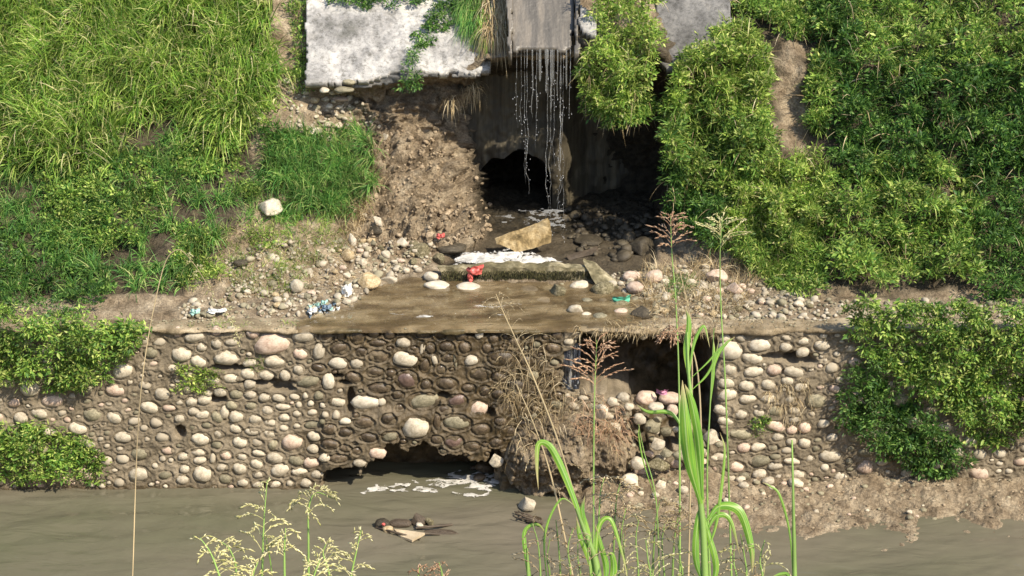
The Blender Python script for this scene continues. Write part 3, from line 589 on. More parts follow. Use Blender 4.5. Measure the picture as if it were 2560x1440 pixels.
# soil band under the broad slab: crumbled sub-base course
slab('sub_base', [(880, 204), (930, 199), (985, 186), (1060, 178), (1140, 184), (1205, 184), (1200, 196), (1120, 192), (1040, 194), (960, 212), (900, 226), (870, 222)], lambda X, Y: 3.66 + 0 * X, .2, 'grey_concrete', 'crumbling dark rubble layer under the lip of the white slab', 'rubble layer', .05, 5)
chute = empty('drain_chute', tuple(P(1362, 130, 3.35)))
tag(chute, 'wet grey concrete drain chute spilling the waterfall over the bank', 'drain chute')
cl = np.array(chute.location)
def rel(o): o.location = Vector(np.array(o.location) - cl); return o
ch = lambda X, Y: 3.28 + (130 - Y) / 207 * 1.0
rel(slab('chute_floor', [(1268, -160), (1276, 126), (1300, 128), (1340, 122), (1390, 124), (1436, 126), (1444, -160)], ch, .10, 'chute', None, None, .006, 7, chute))
rel(slab('chute_side', [(1436, -160), (1437, 136), (1447, 136), (1449, -160)], lambda X, Y: ch(X, Y) - .12, .30, 'chute', None, None, .003, 3, chute))
rel(slab('chute_side', [(1262, -160), (1270, 132), (1281, 132), (1276, -160)], lambda X, Y: ch(X, Y) - .08, .26, 'chute', None, None, .003, 3, chute))
# culvert headwall with an arched opening
def culvert():
    y0, y1 = 4.6, 4.95; xl, xr = P(1085, 400, y0)[0], P(1665, 400, y0)[0]; zb, zt = 1.9, P(0, 175, y0)[2]
    xa, ra = P(1283, 450, y0)[0], 95 / F * 27.5; zs = P(0, 470, y0)[2]
    xs = np.unique(np.concatenate([np.linspace(xl, xr, 150), xa + ra * np.cos(np.linspace(0, math.pi, 40))])); mb = MB()
    def low(x): e = (x - xa) / ra; return zs + ra * math.sqrt(max(0, 1 - e * e)) * (1 + .10 * math.sin(5 * x) + .06 * math.sin(17 * x)) if abs(e) < 1 else zb
    for yy in (y0, y1):
        for i in range(len(xs) - 1):
            a, b = low(xs[i] + 1e-5), low(xs[i + 1] - 1e-5); za = np.linspace(a, zt, 40); zb2 = np.linspace(b, zt, 40)
            V = np.stack([np.stack([np.full(40, xs[i]), np.full(40, yy), za], 1), np.stack([np.full(40, xs[i + 1]), np.full(40, yy), zb2], 1)], 0)
            V[..., 1] += (.10 * fbm(V, 1.7, 4, 9) + .04 * fbm(V, 9, 3, 19)) * (yy == y0) + .62 * sstep(P(1385, 400, y0)[0], P(1480, 400, y0)[0], V[..., 0]); mb.add(V, grid_faces(2, 40))  # right part stands in for the cave wall, bent back from the sun
    t = np.linspace(0, math.pi, 30); ax = xa + ra * np.cos(t); az = zs + ra * np.sin(t); ax = np.r_[ax[0], ax, ax[-1]]; az = np.r_[zb, az, zb]
    V = np.stack([np.stack([ax, np.full(32, y0 - .01), az], 1), np.stack([ax, np.full(32, 6.1), az], 1)], 0); mb.add(V, grid_faces(2, 32))
    V = np.array([[xl, y0, zt], [xr, y0, zt], [xr, y1, zt], [xl, y1, zt]]); mb.add(V, [[0, 1, 2, 3]])
    V = np.array([[xl, y0, zb], [xl, y0, zt], [xl, y1, zt], [xl, y1, zb]]); mb.add(V, [[0, 1, 2, 3]])
    o = obj('culvert_headwall', mb.build('culvert_headwall', False, (xa, y0, zb)), M['headwall'], loc=(xa, y0, zb))
    tag(o, 'stained concrete headwall with a black arched culvert mouth behind the waterfall', 'culvert')
culvert()

# ------------------------------------------------------------------ the waterfall: threads and drops
OCT = np.array([[1, 0, 0], [0, 1, 0], [-1, 0, 0], [0, -1, 0], [0, 0, 1], [0, 0, -1.]]); OCTF = [[0, 1, 4], [1, 2, 4], [2, 3, 4], [3, 0, 4], [1, 0, 5], [2, 1, 5], [3, 2, 5], [0, 3, 5]]
wf = empty('waterfall', tuple(P(1375, 128, 3.27))); tag(wf, 'thin strands of water falling from the concrete chute lip to the stream', 'waterfall')
wl = np.array(wf.location)
drops = MB()
for (px, r, ln, br) in [(1303, .004, .45, 1), (1318, .007, .75, 1), (1331, .016, .35, 2), (1342, .006, .5, 0), (1366, .045, .22, 2), (1376, .009, 1.0, 1), (1370, .010, .98, 1), (1385, .006, .6, 1), (1394, .02, .25, 2), (1403, .010, .98, 0), (1409, .008, 1.0, 1), (1401, .006, .9, 1), (1416, .02, .2, 2), (1426, .006, .35, 1), (1311, .004, .7, 1), (1350, .03, .16, 2), (1292, .004, .4, 0), (1380, .03, .3, 2)]:
    top = P(px, 124, 3.26); zbot = 2.2; mb = MB(); n = 70; zz = np.linspace(top[2], top[2] - (top[2] - zbot) * ln, n); q_ = (top[2] - zz)
    pts = np.stack([top[0] + .016 * fbm(np.stack([q_ * 2, q_ * 0 + px, q_ * 0], -1), 2, 3, 5) * q_, top[1] - .10 * np.sqrt(q_), zz], 1)
    rr = r * .55 * np.clip(1.0 - (.3 * q_ if br != 2 else q_ * .8), .12, 1) * (1 + .45 * fbm(np.stack([q_, q_ * 0 + px * 3, q_ * 0], -1), 3, 3, 1))
    rr[-8:] *= np.linspace(1, .15, 8); tube(mb, pts, np.maximum(rr, .001), 6)
    for _ in range(int((7 if r > .008 and br != 2 else 24) * ln)):
        q = pts[R.randrange(18, n)] + np.array([R.gauss(0, .022), R.gauss(0, .03), 0]); a = R.uniform(.002, .0055); drops.add(OCT * a * np.array([1, 1, 2.4]) + q, OCTF)
    obj('water_strand', mb.build('water_strand', True, wl), M['veil'] if br == 2 else M['strand'], wf)
o = obj('water_drops', drops.build('water_drops', True, wl), M['drop'], wf); o['kind'] = 'stuff'
# the small fall inside the break in the wall
wf2 = empty('small_waterfall', tuple(P(1428, 860, YW + .12))); tag(wf2, 'dark glistening trickle pouring into the left side of the broken wall', 'waterfall'); wl2 = np.array(wf2.location)
M['dark_water'] = mat('dark_water', [(.5, (.012, .013, .016)), (.72, (.03, .03, .036)), (.8, (.45, .45, .5))], 14, .08, .8, 30, .02, .9, world=True)  # pale flecks in the ramp paint glints on the water
for k in range(7):
    px = 1408 + k * 6.2; pts = spline([P(px + 4, 862 - k * 1, YW + .16), P(px + 2, 900, YW + .06), P(px - 1, 940, YW + .05), P(px, 972, YW + .02)], 26)
    mb = MB(); s = np.linspace(0, 1, 26); tube(mb, pts, .022 * (1 + .5 * fbm(np.stack([s * 8, s * 0 + k, s * 0], -1), 1, 2, k)), 6)
    obj('water_strand', mb.build('water_strand', True, wl2), M['dark_water'] if k % 3 else M['strand'] if k == 3 else M['dark_water'], wf2)

# ------------------------------------------------------------------ loose rocks on the ledge, in the stream, in the break
def rock(px, py, w, h, kind, shape, label, name='river_stone', on='bank', group=None, cat='stone', sink=.3, rot=None, Yc=None):
    if on == 'bank': s, n = hit(px, py + h * .35)
    elif on == 'river': s = PZ(px, py + h * .3, 0.0)
    elif on == 'Y': s = P(px, py + h * .5, Yc)
    t = depth(s); a = w / 2 / F * t; b = h / 2 / F * t * 1.02
    me = (ROUND if shape == 'r' else ANG)[R.randrange(6)]
    rz_ = R.uniform(-.3, .3) if rot is None else rot
    loc = s + np.array([0, 0, b * (1 - sink)])
    o = inst(name, me, M[KM[kind]], loc, (a, a * R.uniform(.6, .85), b), (R.uniform(-.1, .1), rz_ if rot is not None else R.uniform(-.12, .12), R.uniform(-.4, .4)))
    tag(o, label, cat, group); return o
Z3 = lambda x, y, w, h: (440 + x / 3.2, 400 + y / 3.2, w / 3.2, h / 3.2)
Z4 = lambda x, y, w, h: (1230 + x / 3.2, 400 + y / 3.2, w / 3.2, h / 3.2)
Z1 = lambda x, y, w, h: (440 + x / 3.2, y / 3.2, w / 3.2, h / 3.2)
Z6 = lambda x, y, w, h: (1230 + x / 3.2, 800 + y / 3.2, w / 3.2, h / 3.2)
rock(*Z3(745, 385, 220, 130), 'W', 'a', 'flat white angular rock lying alone on the grassy slope', 'angular_rock', sink=.1)
rock(*Z3(970, 1005, 115, 115), 'L', 'r', 'lone round grey stone at the edge of the left grass patch')
rock(*Z3(2040, 930, 130, 75), 'W', 'r', 'pale oval stone just behind the widest of the row in the pool')
rock(*Z3(2090, 1010, 220, 85), 'W', 'r', 'widest pale oval stone in the pool left of the red plastic')
rock(*Z3(2350, 1022, 220, 66), 'W', 'r', 'long flat pale stone in the water directly below the red plastic')
rock(*Z3(1940, 880, 68, 48), 'L', 'r', 'small cream stone at the pool inlet beside the mossy lump')
rock(*Z3(1845, 885, 62, 48), 'L', 'r', 'small cream stone left of its twin at the pool inlet')
rock(*Z3(1680, 755, 80, 65), 'L', 'r', 'cream stone on the rubble above the sandy block')
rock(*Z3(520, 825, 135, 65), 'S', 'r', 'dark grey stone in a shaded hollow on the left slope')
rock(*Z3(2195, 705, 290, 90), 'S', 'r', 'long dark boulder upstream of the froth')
rock(*Z3(1960, 725, 210, 130), 'O', 'a', 'mossy angular lump overhanging the pool inlet', 'angular_rock', rot=.35)
rock(*Z3(2100, 790, 110, 110), 'O', 'a', 'mossy chunk at the left end of the fallen beam', 'angular_rock')
rock(*Z3(1540, 960, 210, 130), 'T', 'a', 'tan sandy block hanging over the left rim of the pool', 'angular_rock')
rock(*Z3(1715, 955, 170, 85), 'L', 'a', 'pale broken block right of the tan sandy block', 'angular_rock')
rock(*Z3(1380, 760, 120, 100), 'T', 'r', 'tan rounded stone above the tan sandy block')
rock(*Z3(1490, 815, 95, 60), 'L', 'a', 'cream chip wedged above the tan sandy block', 'angular_rock')
rock(*Z3(1410, 640, 75, 120), 'W', 'a', 'upright white stone flake at the foot of the grass tuft', 'angular_rock')
rock(*Z3(1810, 660, 90, 90), 'W', 'a', 'bright white chunk at the foot of the earth slide', 'angular_rock')
rock(*Z3(1510, 440, 80, 45), 'L', 'a', 'flat cream stone at the left rim of the earth slide', 'angular_rock')
rock(*Z3(1610, 490, 110, 70), 'L', 'a', 'tilted grey flake on the earth slide', 'angular_rock', rot=.7)
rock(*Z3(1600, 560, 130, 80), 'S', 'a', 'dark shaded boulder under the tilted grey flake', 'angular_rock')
rock(*Z4(700, 1010, 170, 95), 'L', 'r', 'large smooth pale stone in the pool right of the olive shard')
rock(*Z4(525, 1050, 190, 130), 'O', 'a', 'pointed olive shard leaning in the pool', 'angular_rock', rot=-.4)
rock(*Z4(290, 1035, 160, 36), 'L', 'r', 'thin flat pale stone left of the pointed olive shard')
rock(*Z4(410, 1120, 115, 42), 'L', 'r', 'flat pale stone in front of the olive shard')
rock(*Z4(1145, 1020, 155, 95), 'P', 'r', 'pinkish oval stone right of the beam end')
rock(*Z4(1295, 935, 160, 120), 'P', 'r', 'pinkish boulder behind the pinkish oval stone')
rock(*Z4(1115, 925, 150, 80), 'P', 'r', 'dusty pink stone touching the stream behind the pinkish oval stone')
rock(*Z4(890, 1035, 200, 130), 'O', 'r', 'big tan mossy boulder under the broken end of the beam')
rock(*Z4(1035, 1160, 135, 70), 'O', 'r', 'brown stone underneath the green plastic')
rock(*Z4(1030, 1220, 125, 75), 'P', 'r', 'round pinkish stone in front of the green plastic')
rock(*Z4(860, 1255, 130, 66), 'G', 'r', 'brown oval stone near the wall edge of the rubble row')
rock(*Z4(675, 1195, 140, 120), 'L', 'a', 'pale angular stone heading the row of rubble', 'angular_rock', rot=-.5)
rock(*Z4(755, 1245, 95, 60), 'L', 'r', 'cream stone leaning on the pale angular stone')
rock(*Z4(1200, 1225, 180, 130), 'S', 'a', 'dark jagged boulder at the right end of the rubble row', 'angular_rock')
rock(*Z4(1790, 930, 190, 120), 'P', 'a', 'big dusty block under the dry grass on the right', 'angular_rock')
rock(*Z4(1940, 1030, 140, 110), 'P', 'a', 'brown block in front of the big dusty block', 'angular_rock')
rock(*Z4(1595, 985, 90, 75), 'L', 'r', 'grey stone half hidden by the green tuft on the right ledge')
rock(*Z4(885, 1125, 75, 42), 'L', 'r', 'small cream stone between the two rows of rubble')
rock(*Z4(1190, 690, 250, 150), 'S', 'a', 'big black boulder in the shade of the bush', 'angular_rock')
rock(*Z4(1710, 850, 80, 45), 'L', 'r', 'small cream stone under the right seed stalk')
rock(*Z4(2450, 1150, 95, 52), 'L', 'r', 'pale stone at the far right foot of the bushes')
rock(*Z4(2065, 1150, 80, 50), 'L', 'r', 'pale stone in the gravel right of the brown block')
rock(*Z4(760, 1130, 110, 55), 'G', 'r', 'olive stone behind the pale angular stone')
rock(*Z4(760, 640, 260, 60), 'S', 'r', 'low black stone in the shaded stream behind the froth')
rock(*Z1(1095, 1070, 170, 95), 'W', 'a', 'large white stone on the slope below the masonry footing', 'angular_rock')
rock(*Z1(1215, 1100, 90, 60), 'L', 'a', 'cream stone touching the large white stone', 'angular_rock')
rock(*Z1(1665, 1090, 62, 85), 'L', 'a', 'upright cream flake on the crest of the earth slide', 'angular_rock', rot=.6)
rock(*Z1(885, 650, 75, 48), 'W', 'r', 'white stone in the brown gap left of the slab')
# rocks in the broken wall
for (z, k, sh, lb, Yc) in [((875, 715, 165, 160), 'W', 'a', 'big white angular boulder perched beside the dry grass in the wall break', .05), ((960, 650, 90, 80), 'L', 'r', 'grey stone behind the big white boulder', .3),
    ((1050, 620, 115, 95), 'L', 'r', 'cream stone at the left sill of the wall break', .35), ((1230, 615, 170, 110), 'P', 'r', 'smooth pinkish boulder left of the magenta scrap', .45), ((1430, 625, 200, 95), 'P', 'r', 'long pinkish boulder under the magenta scrap', .45),
    ((1095, 690, 80, 60), 'L', 'r', 'pale stone under the pinkish boulder', .2), ((1310, 690, 130, 62), 'W', 'r', 'flat white stone under the two pinkish boulders', .3), ((1440, 720, 95, 115), 'P', 'r', 'pink stone below the long pinkish boulder', .3), ((1175, 790, 115, 105), 'L', 'r', 'round grey stone at the left of the stone spill', .15),
    ((1285, 850, 150, 120), 'G', 'r', 'olive boulder in the stone spill', .35), ((1320, 985, 130, 110), 'L', 'a', 'pale jagged stone in the middle of the stone spill', .15), ((1390, 1060, 110, 75), 'G', 'a', 'brown stone below the pale jagged stone', .1), ((1740, 930, 140, 115), 'L', 'a', 'pale wedge stone at the right of the stone spill', .15),
    ((1165, 1140, 125, 110), 'L', 'r', 'grey round stone low in the stone spill', .05), ((1330, 1150, 180, 120), 'O', 'a', 'olive flat boulder low in the stone spill', .05), ((1390, 890, 110, 80), 'G', 'r', 'dull stone behind the pale jagged stone', .4), ((1600, 800, 120, 90), 'S', 'r', 'dark stone inside the wall break', .6), ((1530, 900, 150, 100), 'S', 'r', 'dark stone behind the cane leaf', .4), ((1640, 1040, 150, 80), 'G', 'r', 'dusty stone right of the cane stem', .1), ((1500, 1080, 120, 80), 'G', 'r', 'dusty stone left of the cane stem', .05)]:
    rock(*Z6(*z), k, sh, lb, 'river_stone' if sh == 'r' else 'angular_rock', 'Y', Yc=Yc, sink=0)
def mudrock(px, py, w, h, k, sh, lb, grp=None):
    lo = None
    for z in np.linspace(.75, -.05, 60):
        p = PZ(px, py, z)
        if mud(np.array([p[0]]), np.array([p[1]]))[0] >= z: lo = p; break
    if lo is None: lo = PZ(px, py, 0)
    t = depth(lo); a = w / 2 / F * t; b = h / 2 / F * t
    o = inst('river_stone' if sh == 'r' else 'angular_rock', (ROUND if sh == 'r' else ANG)[R.randrange(6)], M[KM[k]], lo + np.array([0, .0, b * .45]), (a, a * .75, b), (R.uniform(-.1, .1), R.uniform(-.15, .15), R.uniform(-.5, .5)))
    tag(o, lb, 'stone', grp)
for (z, k, sh, lb) in [((1100, 1315, 155, 135), 'W', 'r', 'bright round boulder on the mud below the stone spill'), ((1185, 1220, 120, 90), 'P', 'r', 'pinkish stone just above the bright round boulder'), ((1350, 1330, 110, 80), 'L', 'a', 'pale broken stone right of the bright round boulder'), ((1530, 1375, 90, 75), 'L', 'r', 'cream stone on the mud left of the cane'), ((1190, 1400, 60, 50), 'L', 'r', 'small stone below the bright round boulder'), ((1305, 1410, 70, 50), 'L', 'r', 'small stone below the pale broken stone'),
    ((1990, 1290, 90, 62), 'L', 'r', 'upper of two cream stones on the mud at the wall foot'), ((2015, 1335, 95, 58), 'L', 'r', 'lower of two cream stones on the mud at the wall foot'), ((2210, 1305, 115, 75), 'L', 'r', 'oval stone on the mud between the foot pair and the right stem'), ((2425, 1320, 135, 78), 'L', 'r', 'oval stone on the mud right of the tall thin stem'), ((2170, 1400, 50, 40), 'L', 'r', 'small cream stone low on the mud')]:
    mudrock(*Z6(*z), k, sh, lb)
for i in range(46):
    px = R.uniform(1560, 2380); py = R.uniform(1200, 1300); w = R.uniform(8, 20)
    kk = R.choice('LGGP'); mudrock(px, py, w, w * .65, kk, 'r', 'small ' + CN[kk] + ' stone scattered on the brown mud bank below the wall', 'small ' + CN[kk] + ' stones on the mud bank')
for i in range(34):
    px = R.uniform(1570, 1800); py = R.uniform(1040, 1170); w = R.uniform(14, 32)
    kk = R.choice('GGSLP'); sh = R.choice('ra'); ds = CN[kk] + (' angular' if sh == 'a' else ' rounded')
    rock(px, py, w, w * .7, kk, sh, 'small ' + ds + ' rubble stone in the spill under the wall break', 'rubble_stone', 'Y', Yc=R.uniform(.1, .5), sink=0, group=ds + ' rubble stones under the wall break')
rock(1318, 1262, 62, 40, 'L', 'a', 'pale pointed rock standing out of the river', 'angular_rock', 'river', rot=-.35)
rock(1212, 1168, 52, 34, 'D', 'r', 'wet dark stone where the water leaves the undercut hole', 'river_stone', 'river')
rock(1240, 1145, 40, 36, 'L', 'a', 'pale broken stone above the wet dark stone', 'angular_rock', 'Y', Yc=.25)
for i, q in enumerate([(1200, 1195, 34, 20), (1185, 1170, 22, 14), (1335, 1300, 46, 12)]): rock(*q, 'D', 'r', ['low wet stone in the froth below the hole', 'small wet stone at the right corner of the undercut hole', 'dark stone at the foot of the pale pointed rock'][i], 'river_stone', 'river')

# masonry footing exposed under the slab
ft = empty('masonry_footing', tuple(P(840, 240, 3.5))); tag(ft, 'exposed courses of rounded stones under the left corner of the white slab', 'masonry'); fl_ = np.array(ft.location)
for (x, y, w, h, k) in [(1190, 720, 85, 42, 'W'), (1350, 715, 175, 48, 'G'), (1270, 760, 90, 20, 'G'), (1110, 797, 95, 66, 'T'), (1195, 790, 80, 60, 'L'), (1312, 790, 145, 50, 'P'), (1222, 850, 66, 52, 'W'), (1302, 856, 72, 42, 'L'), (1120, 860, 80, 50, 'G'), (1122, 925, 45, 32, 'L'), (1215, 915, 70, 32, 'S'), (1310, 930, 90, 40, 'G'), (1385, 655, 110, 48, 'G'), (1400, 860, 90, 40, 'G'), (1215, 990, 80, 55, 'L'), (1300, 1005, 85, 42, 'L'), (1395, 1000, 80, 36, 'G'), (1040, 770, 60, 40, 'G')]:
    px, py, w, h = Z1(x, y, w, h); Yc = 3.52 + (230 - py) * .002 if py < 235 else hit(px, py)[0][1] + .02
    c = P(px, py, Yc); t = depth(c)
    inst('cobble', COB[R.randrange(10)], M[KM[k]], c - fl_, (w / 2 / F * t, .09, h / 2 / F * t), (0, R.uniform(-.1, .1), 0), ft)

# fallen beam, lit block, planks
def box_obj(name, corners, th_vec, m, label, cat, amp=.02, nx=24, ny=6, parent=None):
    """warped box: corners = 4 world points of the front face (tl,tr,br,bl), th_vec = depth vector"""
    tl, tr, br, bl = [np.asarray(c, float) for c in corners]; th_vec = np.asarray(th_vec, float)
    def face(a, b, c, d_, n1, n2):
        u = np.linspace(0, 1, n1)[None, :, None]; v = np.linspace(0, 1, n2)[:, None, None]
        return (a * (1 - u) + b * u) * (1 - v) + (d_ * (1 - u) + c * u) * v
    mb = MB(); T = th_vec
    for (a, b, c, d_, n1, n2) in ((tl, tr, br, bl, nx, ny), (tl + T, tr + T, tr, tl, nx, ny), (tl + T, tl, bl, bl + T, ny, ny), (tr, tr + T, br + T, br, ny, ny), (tr + T, tl + T, bl + T, br + T, nx, ny), (bl, br, br + T, bl + T, nx, ny)):
        V = face(a, b, c, d_, n1, n2); cc = (tl + br) / 2
        off = np.stack([fbm(V, 3.5, 4, 1, .6), fbm(V, 3.5, 4, 2, .6), fbm(V, 3.5, 4, 3, .6)], -1) * amp; mb.add(V + off, grid_faces(n2, n1))
    org = (bl + br) / 2; o = obj(name, mb.build(name, False, org), M[m], parent, org)
    if label: tag(o, label, cat)
    return o
yb = PZ(1280, 702, 2.12)[1]
bm_ = box_obj('fallen_beam', [P(1096, 671, yb), P(1488, 672, yb - .02), P(1470, 707, yb - .03), P(1112, 707, yb)], (0, .15, .0), 'moss_rock', 'long fallen concrete beam with a dark mossy face lying across the stream', 'beam', .03, 90, 9)
MOSS_LATER = (bm_, yb)
box_obj('broken_beam_end', [P(1462, 668, yb - .02), P(1490, 672, yb - .04), P(1542, 722, yb - .32), P(1512, 738, yb - .34)], (0, .16, .05), 'moss_rock', 'mossy broken end of the beam sloping down into the pool', 'beam', .03, 14, 6)
ybk = 2.75
box_obj('fallen_block', [P(1246, 612, ybk - .05), P(1376, 560, ybk + .05), P(1380, 606, ybk), P(1294, 634, ybk - .1)], (-.03, .14, .03), 'block', 'sunlit yellowish concrete block tilted in the stream behind the froth', 'block', .02, 40, 18)
rock(1275, 622, 44, 18, 'O', 'a', 'small mossy stone under the left end of the tilted yellowish block', 'angular_rock')
box_obj('plank', [P(1418, 646, 2.55), P(1492, 622, 2.75), P(1496, 630, 2.75), P(1424, 652, 2.55)], (0, .05, .02), 'dark_wood', 'weathered stick lying across the shaded stream', 'stick', .01, 10, 3)

# small pebbles, clods
def scatter(name, n, reg, size, m, label, cat='pebbles', flat=.65, lift=.3, shape=None):
    mb = MB(); k = 0; tries = 0
    while k < n and tries < n * 20:
        tries += 1; x0 = min(p[0] for p in reg); x1 = max(p[0] for p in reg); y0 = min(p[1] for p in reg); y1 = max(p[1] for p in reg)
        px, py = R.uniform(x0, x1), R.uniform(y0, y1)
        if not inpoly(px, py, reg): continue
        s, nn = hit(px, py); r = R.uniform(*size) * (1 + (R.random() < .1)); k += 1
        V = (FS if shape == 'a' else BS)[R.randrange(8)] * np.array([r, r * R.uniform(.6, 1), r * R.uniform(flat * .7, flat * 1.2)])
        V = V @ np.array(Euler((R.uniform(-.5, .5), R.uniform(-.5, .5), R.uniform(0, 6))).to_matrix()).T; mb.add(V + s + nn * r * lift, IF1)
    return tag(obj(name, mb.build(name, shape != 'a'), M[m]), label, cat, kind='stuff')
IV1, IF1 = ico(1 + 1) if False else ico(2)
IV1, IF1 = ico(1) if False else (IV1, IF1)
IVs, IFs = ico(1 + 0); IV1, IF1 = ico(2)
BS = [blob(i + 90, .25, 0, V0=IV1) for i in range(8)]; FS = [facet(i + 120, 7, IV1) for i in range(8)]
SL = [(900, 240), (960, 300), (1110, 330), (1200, 430), (1170, 520), (1180, 590), (1000, 650), (880, 620), (900, 500), (960, 420)]
scatter('earth_clods', 700, SL, (.008, .028), 'clod', 'loose earth clods on the slumped dirt slide', 'clods', .8, .0, 'a')
scatter('earth_clods', 90, [(1080, 520), (1220, 500), (1230, 580), (1150, 620), (1040, 600)], (.02, .05), 'clod', 'lumps of fallen earth at the foot of the headwall', 'clods', .8, .3, 'a')
RUB = [(560, 640), (700, 600), (900, 600), (1080, 600), (1090, 660), (1000, 690), (920, 730), (880, 775), (780, 795), (445, 800), (445, 760), (560, 740)]
scatter('pebbles', 520, RUB, (.010, .035), 'light_stone', 'pale pebbles strewn over the left ledge')
scatter('pebbles', 360, RUB, (.010, .04), 'olive_stone', 'dull brown pebbles strewn over the left ledge')
scatter('pebbles', 500, [(1500, 690), (1700, 660), (1850, 700), (2040, 750), (2560, 760), (2560, 805), (1800, 808), (1560, 805), (1520, 740)], (.010, .038), 'light_stone', 'pale pebbles strewn over the right ledge')
scatter('pebbles', 400, [(1500, 690), (1700, 660), (1850, 700), (2040, 750), (2560, 760), (2560, 805), (1800, 808), (1560, 805), (1520, 740)], (.010, .045), 'olive_stone', 'brown pebbles strewn over the right ledge')
scatter('pebbles', 160, [(1420, 520), (1640, 540), (1640, 600), (1560, 660), (1440, 640), (1400, 560)], (.02, .07), 'shade_rock', 'rubble coloured dark for the shade on the cave floor')
def mudscatter(n, m, label):
    mb = MB()
    for _ in range(n):
        x = R.uniform(.9, 8.5); y = R.uniform(-1.1, .3); z = float(mud(np.array([x]), np.array([y]))[0]); r = R.uniform(.008, .03)
        if z < .0: continue
        mb.add((BS if R.random() < .5 else FS)[R.randrange(8)] * np.array([r, r * .8, r * .7]) + np.array([x, y, z + r * .2]), IF1)
    tag(obj('pebbles', mb.build('pebbles', True), M[m]), label, 'pebbles', kind='stuff')
mudscatter(420, 'clod', 'earth crumbs over the mud bank below the wall'); mudscatter(200, 'olive_stone', 'dull pebbles over the mud bank below the wall')
scatter('pebbles', 150, [(650, 215), (760, 200), (900, 230), (960, 330), (900, 340), (760, 330), (680, 280)], (.012, .04), 'light_stone', 'pale pebbles on the bare earth left of the slab')
mb = MB()
for _ in range(330):
    px = R.choice([R.uniform(0, 780), R.uniform(1440, 2560), R.uniform(0, 2560)]); q = PZ(px, R.uniform(798, 822), H + .02); r = R.uniform(.006, .022)
    mb.add((BS if R.random() < .5 else FS)[R.randrange(8)] * np.array([r, r * .8, r * .6]) + q, IF1)
tag(obj('pebbles', mb.build('pebbles', True), M['olive_stone']), 'crumbs and pebbles littering the wall coping', 'pebbles', kind='stuff')
# individually visible small stones on the ledge
scatter('pebbles', 260, POOL, (.012, .04), 'olive_stone', 'brown pebbles lying on the bed of the shallow pool', lift=.1)
for (reg, n, lb, grp) in [(RUB[2:10], 60, 'small stone in the rubble on the ledge left of the pool', 'small stones left of the pool'), ([(1540, 690), (1700, 670), (1850, 700), (2040, 760), (2040, 800), (1560, 800), (1600, 740)], 60, 'small stone in the rubble on the ledge right of the pool', 'small stones right of the pool'), ([(1190, 745), (1260, 745), (1260, 775), (1190, 775)], 5, 'small flat stone breaking the surface in mid pool', 'stones in mid pool')]:
    k = 0
    while k < n:
        px = R.uniform(min(p[0] for p in reg), max(p[0] for p in reg)); py = R.uniform(min(p[1] for p in reg), max(p[1] for p in reg))
        if not inpoly(px, py, reg): continue
        k += 1; w = R.uniform(12, 26); kk = R.choice('LLGPOT'); sh = R.choice('rra'); sz = 'tiny' if w < 16.5 else 'small' if w < 21.5 else 'fist-sized'
        look = sz + ' ' + CN[kk] + (' angular' if sh == 'a' else ' rounded')
        if 'mid pool' in grp: zone = 'flat stone breaking the surface in mid pool'
        elif 'left' in grp: zone = 'stone ' + ('by the grass on the left ledge' if px < 660 else 'near the lone round grey stone' if px < 800 and py > 680 else 'below the grass tuft on the left slope' if px < 860 and py <= 680 else 'near the tan sandy block' if py > 680 else 'at the foot of the earth slide')
        else: zone = 'stone ' + ('right of the green plastic bag' if px < 1680 and py > 740 else 'behind the pinkish boulder' if px < 1680 else 'under the dry grass on the right ledge' if px < 1860 else 'on the gravel at the right end of the ledge')
        rock(px, py, w, w * R.uniform(.5, .75), kk, sh, look + ' ' + zone, 'river_stone', group=look + ' ' + zone.replace('stone', 'stones', 1))

# ------------------------------------------------------------------ vegetation
def leaves(mb, Pp, D, L, W):
    n = len(Pp); D = nrm(D); up = nrm(rng.normal(size=(n, 3)) + np.array([.1, -.4, .9])); S = nrm(np.cross(D, up)); Nn = np.cross(S, D)
    L = L[:, None]; W = W[:, None]
    V = np.stack([Pp, Pp + D * L * .45 + S * W * .5 + Nn * W * .12, Pp + D * L - Nn * L * .12, Pp + D * L * .45 - S * W * .5 + Nn * W * .12], 1)
    i = np.arange(n) * 4; mb.add(V.reshape(-1, 3), np.concatenate([np.stack([i, i + 1, i + 2], 1), np.stack([i, i + 2, i + 3], 1)]))
def blades(mb, B, D, L, W, droop, seg=4):
    n = len(B); D = nrm(D); S = nrm(np.cross(D, rng.normal(size=(n, 3)))); pts = [B]; d_ = D.copy(); st = (L / seg)[:, None]
    for k in range(seg):
        pts.append(pts[-1] + d_ * st); d_ = nrm(d_ + np.array([0, 0, -1.]) * (droop[:, None]) / seg + rng.normal(size=(n, 3)) * .06)
    pts = np.stack(pts, 1); w = np.array([.7, 1, .85, .5, .06, .03, .02])[:seg + 1] if seg >= 4 else np.array([.8, 1, .6, .06])[:seg + 1]
    off = S[:, None] * (W[:, None] * w[None])[..., None] * .5; V = np.stack([pts - off, pts + off], 2).reshape(n, -1, 3)
    m = 2 * (seg + 1); i = (np.arange(n) * m)[:, None] + (np.arange(seg) * 2)[None]; i = i.ravel(); mb.add(V.reshape(-1, 3), np.stack([i, i + 1, i + 3, i + 2], 1))
def sample(reg, n, rr=rng):
    x0 = min(p[0] for p in reg); x1 = max(p[0] for p in reg); y0 = min(p[1] for p in reg); y1 = max(p[1] for p in reg); out = np.zeros((0, 2))
    while len(out) < n:
        q = rr.uniform((x0, y0), (x1, y1), (n * 2, 2)); nz = 14 * fbm(np.c_[q, q[:, :1] * 0], 1 / 35., 3, 4)
        out = np.vstack([out, q[polysd(q[:, 0], q[:, 1], reg) + nz > 0]])
    return out[:n]
